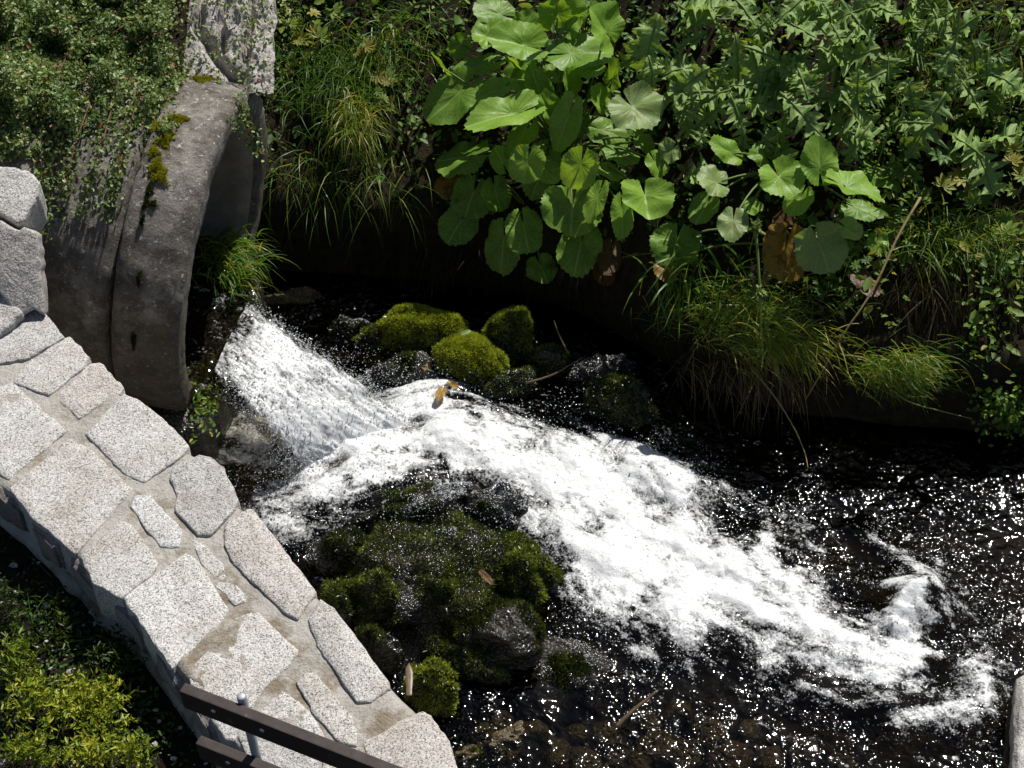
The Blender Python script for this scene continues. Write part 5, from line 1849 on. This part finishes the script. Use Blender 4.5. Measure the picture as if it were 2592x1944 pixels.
def whorls(spots, size, seed):
    def fn(Q):
        r = np.random.default_rng(seed)
        out = []
        for s in spots:
            p = Q[min(int(s * (len(Q) - 1)), len(Q) - 1)]
            m = 26
            D = norm(r.normal(size=(m, 3)) + np.array([0, -0.3, 0.2]))
            V, Fs, own = leaflets(np.repeat(p[None], m, 0) + r.normal(size=(m, 3)) * size * 0.25, D, norm(r.normal(size=(m, 3)) * 0.5 + np.array([0, -0.4, 0.8])), r.uniform(0.5, 1.1, m) * size, r.uniform(0.2, 0.35, m) * size)
            out.append((V, Fs, 0.55))
        return out
    return fn


stem("flower_stalk", "upright green stalk with yellowish leaf whorls in front of the low butterbur", "stalk", [(1912, 575), (1918, 640), (1924, 740), (1928, 850), (1932, 905)], 0.006, 0.5, lifts=[.36, .34, .32, .28, .24], extra=whorls([0.0, 0.05, 0.52, 0.97], 0.035, 91))
stem("dry_stem", "long dry pale stem leaning diagonally across the right of the bank", "stalk", [(2330, 500), (2270, 600), (2210, 740), (2130, 850), (2070, 960), (2040, 1010)], 0.006, 0.95, lifts=[.22, .24, .24, .22, .2, .16])
stem("dry_stem", "yellow dry stem dipping from the grass mound into the dark water", "stalk", [(1900, 930), (1960, 1000), (2010, 1080), (2040, 1150), (2045, 1185)], 0.004, 0.85, lifts=[.2, .28, .34, .4, .42])
stem("dry_stem", "orange dry grass stem bent along the water's edge at the right", "stalk", [(2255, 985), (2300, 1020), (2380, 1040), (2460, 1060)], 0.004, 0.8, lifts=[.18, .2, .2, .2])
stem("tall_stalk", "tall pale stalk rising past the dark feathery thistle to the top edge", "stalk", [(2390, 240), (2410, 160), (2425, 60), (2440, -40)], 0.007, 0.6, lifts=[.1, .24, .34, .44])
stem("dry_stem", "straight straw stem in the top right corner", "stalk", [(2500, 190), (2545, 90), (2590, -20)], 0.004, 0.95, lifts=[.14, .26, .36])
stem("dry_stem", "second straw stem at the right edge near the top", "stalk", [(2560, 170), (2575, 90), (2598, 10)], 0.004, 0.95, lifts=[.14, .24, .32])
stem("green_stalk", "thin green stalk with a leaf tuft between the thistles and the pale leaf", "stalk", [(2210, 440), (2245, 350), (2270, 260), (2282, 215)], 0.005, 0.3, lifts=[.14, .26, .32, .36], extra=whorls([0.98], 0.04, 92))
stem("twig", "reddish bare twig lying between the mossy boulders", "twig", [(1330, 970, .16), (1400, 950, .18), (1440, 925, .2), (1475, 905, .2)], 0.005, 1.0, mat=BARK)
stem("twig", "thin forked twig standing behind the small round mossy rock", "twig", [(1440, 895, .2), (1425, 870, .22), (1410, 835, .28), (1402, 810, .3)], 0.004, 1.0, mat=BARK)
stem("driftwood_stick", "pale wet stick poking out of the pool at the lower centre", "stick", [(1560, 1840, .03), (1600, 1800, .06), (1650, 1760, .09), (1665, 1748, .10)], 0.010, 1.0, mat=BARK)


def loose_leaf(px, tip, w, z, mat, label, seed, cat="fallen leaf", tint=0.6, name="fallen_leaf"):
    B, T = at(px[0], px[1], z), at(tip[0], tip[1], z + 0.01)
    V, Fs, uv = leaf_surface(B, T, np.array([0.1, -0.3, 0.9]), w * np.linalg.norm(B - CAM) / F, 0.35, 0.2, "cordate", seed, 0.25)
    o = mesh_np(name, V - B, Fs, mat, attrs={"tint": np.full(len(V), tint)}, uv=uv)
    o.location = B
    tag(o, label, cat)


loose_leaf((1120, 985), (1108, 1010), 24, 0.14, YELLOWLEAF, "golden dead leaf caught on the wet rock at the edge of the foam", 31)
loose_leaf((1066, 900), (1076, 930), 22, 0.13, YELLOWLEAF, "yellow dead leaf stuck upright on the wet rock below the domed boulder", 32)
loose_leaf((1138, 968), (1158, 980), 16, 0.14, YELLOWLEAF, "small orange leaf right beside the golden one on the wet rock", 33)
loose_leaf((1220, 1450), (1244, 1474), 18, 0.34, BROWNLEAF, "tan curled leaf lying on the dark moss of the lower boulders", 34, tint=1.0)
loose_leaf((1170, 845), (1192, 835), 12, 0.30, BUTTERP, "pale green leaf lying on top of the bright mossy boulder", 36)
P_ = np.array([at(u, v, 0.27) for u, v in [(1026, 1690), (1036, 1676), (1046, 1700), (1043, 1762), (1028, 1762)]])
o_ = stone_mesh("wood_chip", P_ - P_.mean(0), (0.1, -0.5, 0.85), 0.012, BARK, None, 5, 24, 0.002, 0.002, 0.002)
o_.location = P_.mean(0)
tag(o_, "upright brown splinter of wood beside the nearest bright mossy boulder", "wood chip")


# ------------------------------------------------------------------ cotoneaster over the pipe
def build_cotoneaster():
    r = np.random.default_rng(123)
    c = hit([150], [60])[0]
    root = empty("cotoneaster_bush", c)
    tag(root, "glossy small-leaved cotoneaster spilling over the top of the concrete pipe", "shrub")
    # dense mat
    N = 95000
    u = r.uniform(-120, 760, N)
    v = r.uniform(-140, 400, N)
    lim = np.interp(u, [-120, 0, 110, 200, 300, 400, 470, 560, 640, 700, 760], [430, 425, 400, 370, 350, 320, 290, 275, 265, 240, 150])
    soft = lim - v + 110 * fbm(np.stack([u / 55, v / 110], -1), 3, 131)
    dens = sstep(-70, 170, soft) ** 1.3
    thin = sstep(430, 500, u)
    onr = (u > 395) & (u < 694) & (v < np.interp(u, [392, 480, 560, 640, 694], [165, 190, 215, 238, 235]))
    dens = dens * np.where(onr, 1 - 0.93 * sstep(400, 450, u), 1 - 0.5 * thin)
    gap = fbm(np.stack([u / 45, v / 45], -1), 3, 133)
    dens = dens * sstep(-0.55, 0.15, gap + 0.25 - 0.3 * thin)
    keep = r.uniform(size=N) < dens
    u, v = u[keep], v[keep]
    n = len(u)
    depth = r.uniform(0.0, 1.0, n) ** 1.4 * np.clip(0.75 + 1.5 * fbm(np.stack([u / 70, v / 55], -1), 3, 137), 0.1, 1.8)
    H_ = hit(u, v)
    orn = norm(np.array([0.14, -0.40, 0.90]))
    oba = at(560, 215, 1.34)
    rr_ = ray(u, v)
    tp_ = ((oba - CAM) @ orn) / (rr_ @ orn)
    onrock = (u > 395) & (u < 694) & (v < np.interp(u, [392, 480, 560, 640, 694], [165, 190, 215, 238, 235]))
    H_ = np.where(onrock[:, None], CAM + rr_ * (tp_ - 0.05)[:, None], H_)
    P = H_ - ray(u, v) * (0.01 + depth * (0.16 * (1 - thin[keep]) + 0.05) * sstep(0, 160, soft[keep]) + 0.006)[:, None]
    # trailing sprays with stems
    sprays = [((230, 190), (165, 300), (135, 460), (118, 590)), ((250, 200), (200, 330), (165, 470), (150, 560)), ((360, 180), (335, 290), (312, 380), (290, 500)), ((380, 190), (330, 310), (305, 430), (262, 560)), ((120, 250), (105, 370), (100, 480), (92, 600)),
              ((450, 200), (430, 280), (400, 360), (380, 420)), ((300, 220), (265, 330), (235, 440), (200, 540)), ((170, 220), (130, 340), (112, 440), (104, 540)), ((520, 60), (590, 120), (660, 150), (715, 195)), ((560, 100), (640, 190), (690, 240), (720, 270)), ((600, 20), (680, 40), (720, 60), (745, 75)),
              ((590, 200), (620, 320), (645, 360), (662, 380)), ((60, 240), (40, 330), (15, 380), (-10, 400)), ((450, 160), (500, 190), (560, 215), (620, 225))]
    extraP, extraD = [], []
    for k, s in enumerate(sprays):
        pp = resample_open(np.array(s, float), 30)
        W = hit(pp[:, 0], pp[:, 1]) - ray(pp[:, 0], pp[:, 1]) * (0.02 + 0.03 * np.sin(np.linspace(0, 3, 30)))[:, None]
        W = W + fbm(W * 9, 2, 140 + k)[:, None] * 0.01
        V, Fs = tube(W, np.linspace(0.0045, 0.0016, 30), 5)
        put(mesh_np("branch", V, Fs, TWIG), root)
        m = 300
        t = r.integers(0, 29, m)
        f = r.uniform(size=m)[:, None]
        q = W[t] * (1 - f) + W[t + 1] * f
        q = q + r.normal(size=(m, 3)) * 0.016
        extraP.append(q)
    for k in range(26):
        uu = r.uniform(0, 440)
        vv = r.uniform(0, 230)
        L = r.uniform(60, 150)
        a = r.uniform(-0.6, 0.7)
        pp = np.stack([np.linspace(uu, uu + L * math.sin(a), 8), np.linspace(vv, vv + L * math.cos(a) * (0.5 if k % 3 else -0.6), 8)], -1)
        W = hit(pp[:, 0], pp[:, 1]) - ray(pp[:, 0], pp[:, 1]) * (0.12 + 0.05 * r.uniform())
        V, Fs = tube(W, np.linspace(0.0035, 0.0014, 8), 4)
        put(mesh_np("branch", V, Fs, TWIG), root)
    P = np.concatenate([P] + extraP)
    n = len(P)
    D = norm(r.normal(size=(n, 3)) + np.array([0, -0.3, 0.1]))
    Nn = norm(np.array([0.1, -0.1, 0.8]) + r.normal(size=(n, 3)) * 0.55)
    L = r.uniform(0.010, 0.022, n)
    V, Fs, own = leaflets(P, D, Nn, L, L * r.uniform(0.5, 0.7, n), 0.3)
    tv = np.clip(0.45 + 0.25 * fbm(P * 6, 2, 150) + r.normal(size=n) * 0.2, 0, 0.96)
    tv[r.uniform(size=n) < 0.01] = 1.0
    o = mesh_np("foliage", V, Fs, COTON, attrs={"tint": tv[own]})
    o["kind"] = "stuff"
    put(o, root)


build_cotoneaster()


# ------------------------------------------------------------------ terrace plants behind the wall
def terr_pts(r, n, cu, cv, ru, rv, gauss=True):
    a = r.normal(size=(n, 2)) * 0.5 if gauss else r.uniform(-1, 1, (n, 2))
    return at(cu + a[:, 0] * ru, cv + a[:, 1] * rv, np.full(n, GZ + 0.01))


def build_terrace_plants():
    r = np.random.default_rng(222)
    # low ground cover
    N = 15000
    P = at(r.uniform(-100, 640, N), r.uniform(1250, 2080, N), np.full(N, GZ))
    d = line_d(W_OUT, P[:, 0], P[:, 1])
    sidev = (P[:, :2] - W_OUT[np.argmin(((P[:, None, :2] - W_OUT[None, ::3, :2]) ** 2).sum(-1), 1) * 3, :2])
    od = W_OD[np.argmin(((P[:, None, :2] - W_OUT[None, ::3, :2]) ** 2).sum(-1), 1) * 3, :2]
    ok = ((sidev * od).sum(1) > 0.03) & (r.uniform(size=N) < 0.2 + 0.6 * fbm(P[:, :2] * 6, 3, 225))
    P = P[ok] + np.array([0, 0, 1]) * r.uniform(0, 0.035, (ok.sum(), 1))
    n = len(P)
    D = norm(r.normal(size=(n, 3)) * [1, 1, 0.4] + np.array([0, 0, 0.25]))
    Nn = norm(np.array([0, 0, 1]) + r.normal(size=(n, 3)) * 0.4)
    L = r.uniform(0.008, 0.02, n)
    V, Fs, own = leaflets(P, D, Nn, L, L * 0.5)
    o = mesh_np("ground_cover", V, Fs, HERB, attrs={"tint": np.clip(r.normal(0.2, 0.2, n), 0, 1)[own]})
    tag(o, "dark low ground cover growing in the shade behind the wall", kind="stuff")
    # pale gravel chips
    m = 200
    c = at(r.uniform(-60, 560, m), r.uniform(1400, 2000, m), np.full(m, GZ + 0.022))
    rad = np.clip(r.lognormal(-5.5, 0.45, m), 0.0018, 0.009)
    V = (c[:, None] + ICO1[0][None] * (1 + 0.25 * r.normal(size=(m, len(ICO1[0]), 1))) * (rad[:, None, None] * np.array([1.3, 1, 0.6]))).reshape(-1, 3)
    f = (ICO1[1][None] + (np.arange(m) * len(ICO1[0]))[:, None, None]).reshape(-1, 3)
    tag(mesh_np("gravel", V, f, GRANITE_W, smooth=False), "loose pale gravel chips on the terrace soil", kind="stuff")
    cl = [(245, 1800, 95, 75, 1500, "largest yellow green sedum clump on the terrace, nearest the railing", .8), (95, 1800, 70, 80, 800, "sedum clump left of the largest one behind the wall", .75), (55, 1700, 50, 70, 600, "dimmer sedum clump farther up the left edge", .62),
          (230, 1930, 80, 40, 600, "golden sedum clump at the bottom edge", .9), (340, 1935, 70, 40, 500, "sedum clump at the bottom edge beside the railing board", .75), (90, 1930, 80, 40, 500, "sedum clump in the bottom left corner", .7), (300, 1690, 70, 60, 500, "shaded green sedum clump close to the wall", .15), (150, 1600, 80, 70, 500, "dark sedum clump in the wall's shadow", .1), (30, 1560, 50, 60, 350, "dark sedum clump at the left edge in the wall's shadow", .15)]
    for k, (u, v, ru, rv, cnt, lab, ti) in enumerate(cl):
        cnt = int(cnt * (0.16 if ti > 0.6 else 0.13))
        P = terr_pts(r, cnt, u, v, ru, rv)
        c = P.mean(0)
        rr = np.linalg.norm((P - c)[:, :2], axis=1)
        P[:, 2] += np.clip(0.10 * (1 - (rr / 0.15) ** 2), 0.0, 1) * r.uniform(0.3, 1.0, cnt)
        sprig = np.repeat(P, 5, 0)
        q = len(sprig)
        D = norm(r.normal(size=(q, 3)) + np.array([0, 0, 0.5]))
        L = r.uniform(0.012, 0.026, q)
        V, Fs, own = leaflets(sprig + r.normal(size=(q, 3)) * 0.004, D, norm(r.normal(size=(q, 3)) + np.array([0, 0, 0.8])), L, L * 0.28)
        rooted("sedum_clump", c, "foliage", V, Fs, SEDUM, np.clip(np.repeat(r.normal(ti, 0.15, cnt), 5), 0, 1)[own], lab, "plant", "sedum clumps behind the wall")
    P = terr_pts(r, 60, 90, 1640, 120, 200)
    tuft("grass_tuft", "sparse thin grass among the sedum behind the wall", "grass", P, (0.06, 0.16), (0.002, 0.004), (0, -0.1, 0.9), 1.0, 226, 0.6, spread=0.5)


build_terrace_plants()


# ------------------------------------------------------------------ railing
def board(name, a, b, h, th, root, mat):
    """plank from a to b (top rear edge), h tall, th thick, bevelled"""
    import bmesh
    a, b = np.asarray(a, float), np.asarray(b, float)
    ax = norm(b - a)
    side = norm(np.cross(ax, [0, 0, 1]))
    bm = bmesh.new()
    vs = []
    for p in (a, b):
        for dz, ds in ((0, 0), (0, th), (-h, th), (-h, 0)):
            vs.append(bm.verts.new(p + side * ds + np.array([0, 0, dz])))
    for q in ((0, 1, 2, 3), (7, 6, 5, 4), (0, 4, 5, 1), (1, 5, 6, 2), (2, 6, 7, 3), (3, 7, 4, 0)):
        bm.faces.new([vs[k] for k in q])
    bmesh.ops.recalc_face_normals(bm, faces=bm.faces)
    bmesh.ops.bevel(bm, geom=list(bm.edges), offset=0.003, segments=2, affect='EDGES', profile=0.7)
    me = bpy.data.meshes.new(name)
    bm.to_mesh(me)
    bm.free()
    o = bpy.data.objects.new(name, me)
    COL.objects.link(o)
    me.materials.append(mat)
    put(o, root)
    return o, ax, side


def build_railing():
    z = 1.80
    a, b = at(468, 1727, z), at(1003, 1936, z)
    d = norm(b - a)
    b = a + d * 1.5
    root = empty("railing", at(600, 1780, z) * [1, 1, 0] + [0, 0, GZ])
    tag(root, "low railing of dark brown boards on a galvanised post at the bottom edge", "railing")
    h, th = 0.070, 0.024
    o1, ax, side = board("board", a, b, h, th, root, PLANK)
    low = np.array([0, 0, -0.225])
    off = a + low
    o2, _, _ = board("board", off, b + low, h, th, root, PLANK)
    # post behind the boards
    pc = at(605, 1782, z)
    s = np.dot(pc - a, ax)
    pc = a + ax * s - side * 0.012
    V, Fs = tube(np.array([[pc[0], pc[1], GZ - 0.05], [pc[0], pc[1], 1.2], [pc[0], pc[1], 1.5], [pc[0], pc[1], z + 0.010], [pc[0], pc[1], z + 0.013]]), [0.0105, 0.0105, 0.0105, 0.0105, 0.007], 20)
    put(mesh_np("post", V, Fs, STEEL), root)
    pc2 = pc + ax * 1.25
    V, Fs = tube(np.array([[pc2[0], pc2[1], GZ - 0.2], [pc2[0], pc2[1], 1.5], [pc2[0], pc2[1], z + 0.018]]), 0.0105, 20)
    put(mesh_np("post", V, Fs, STEEL), root)
    for q, dz, o in ((s - 0.055, 0, o1), (s + 0.065, 0, o1), (s - 0.055, low[2], o2), (s + 0.065, low[2], o2)):
        p = a + ax * q + side * (th + 0.0005) + np.array([0, 0, dz - h * 0.42])
        V, Fs = tube(np.array([p - side * 0.004, p + side * 0.0015, p + side * 0.0025]), [0.0055, 0.0055, 0.003], 12)
        put(mesh_np("screw", V, Fs, SCREW), o)


build_railing()
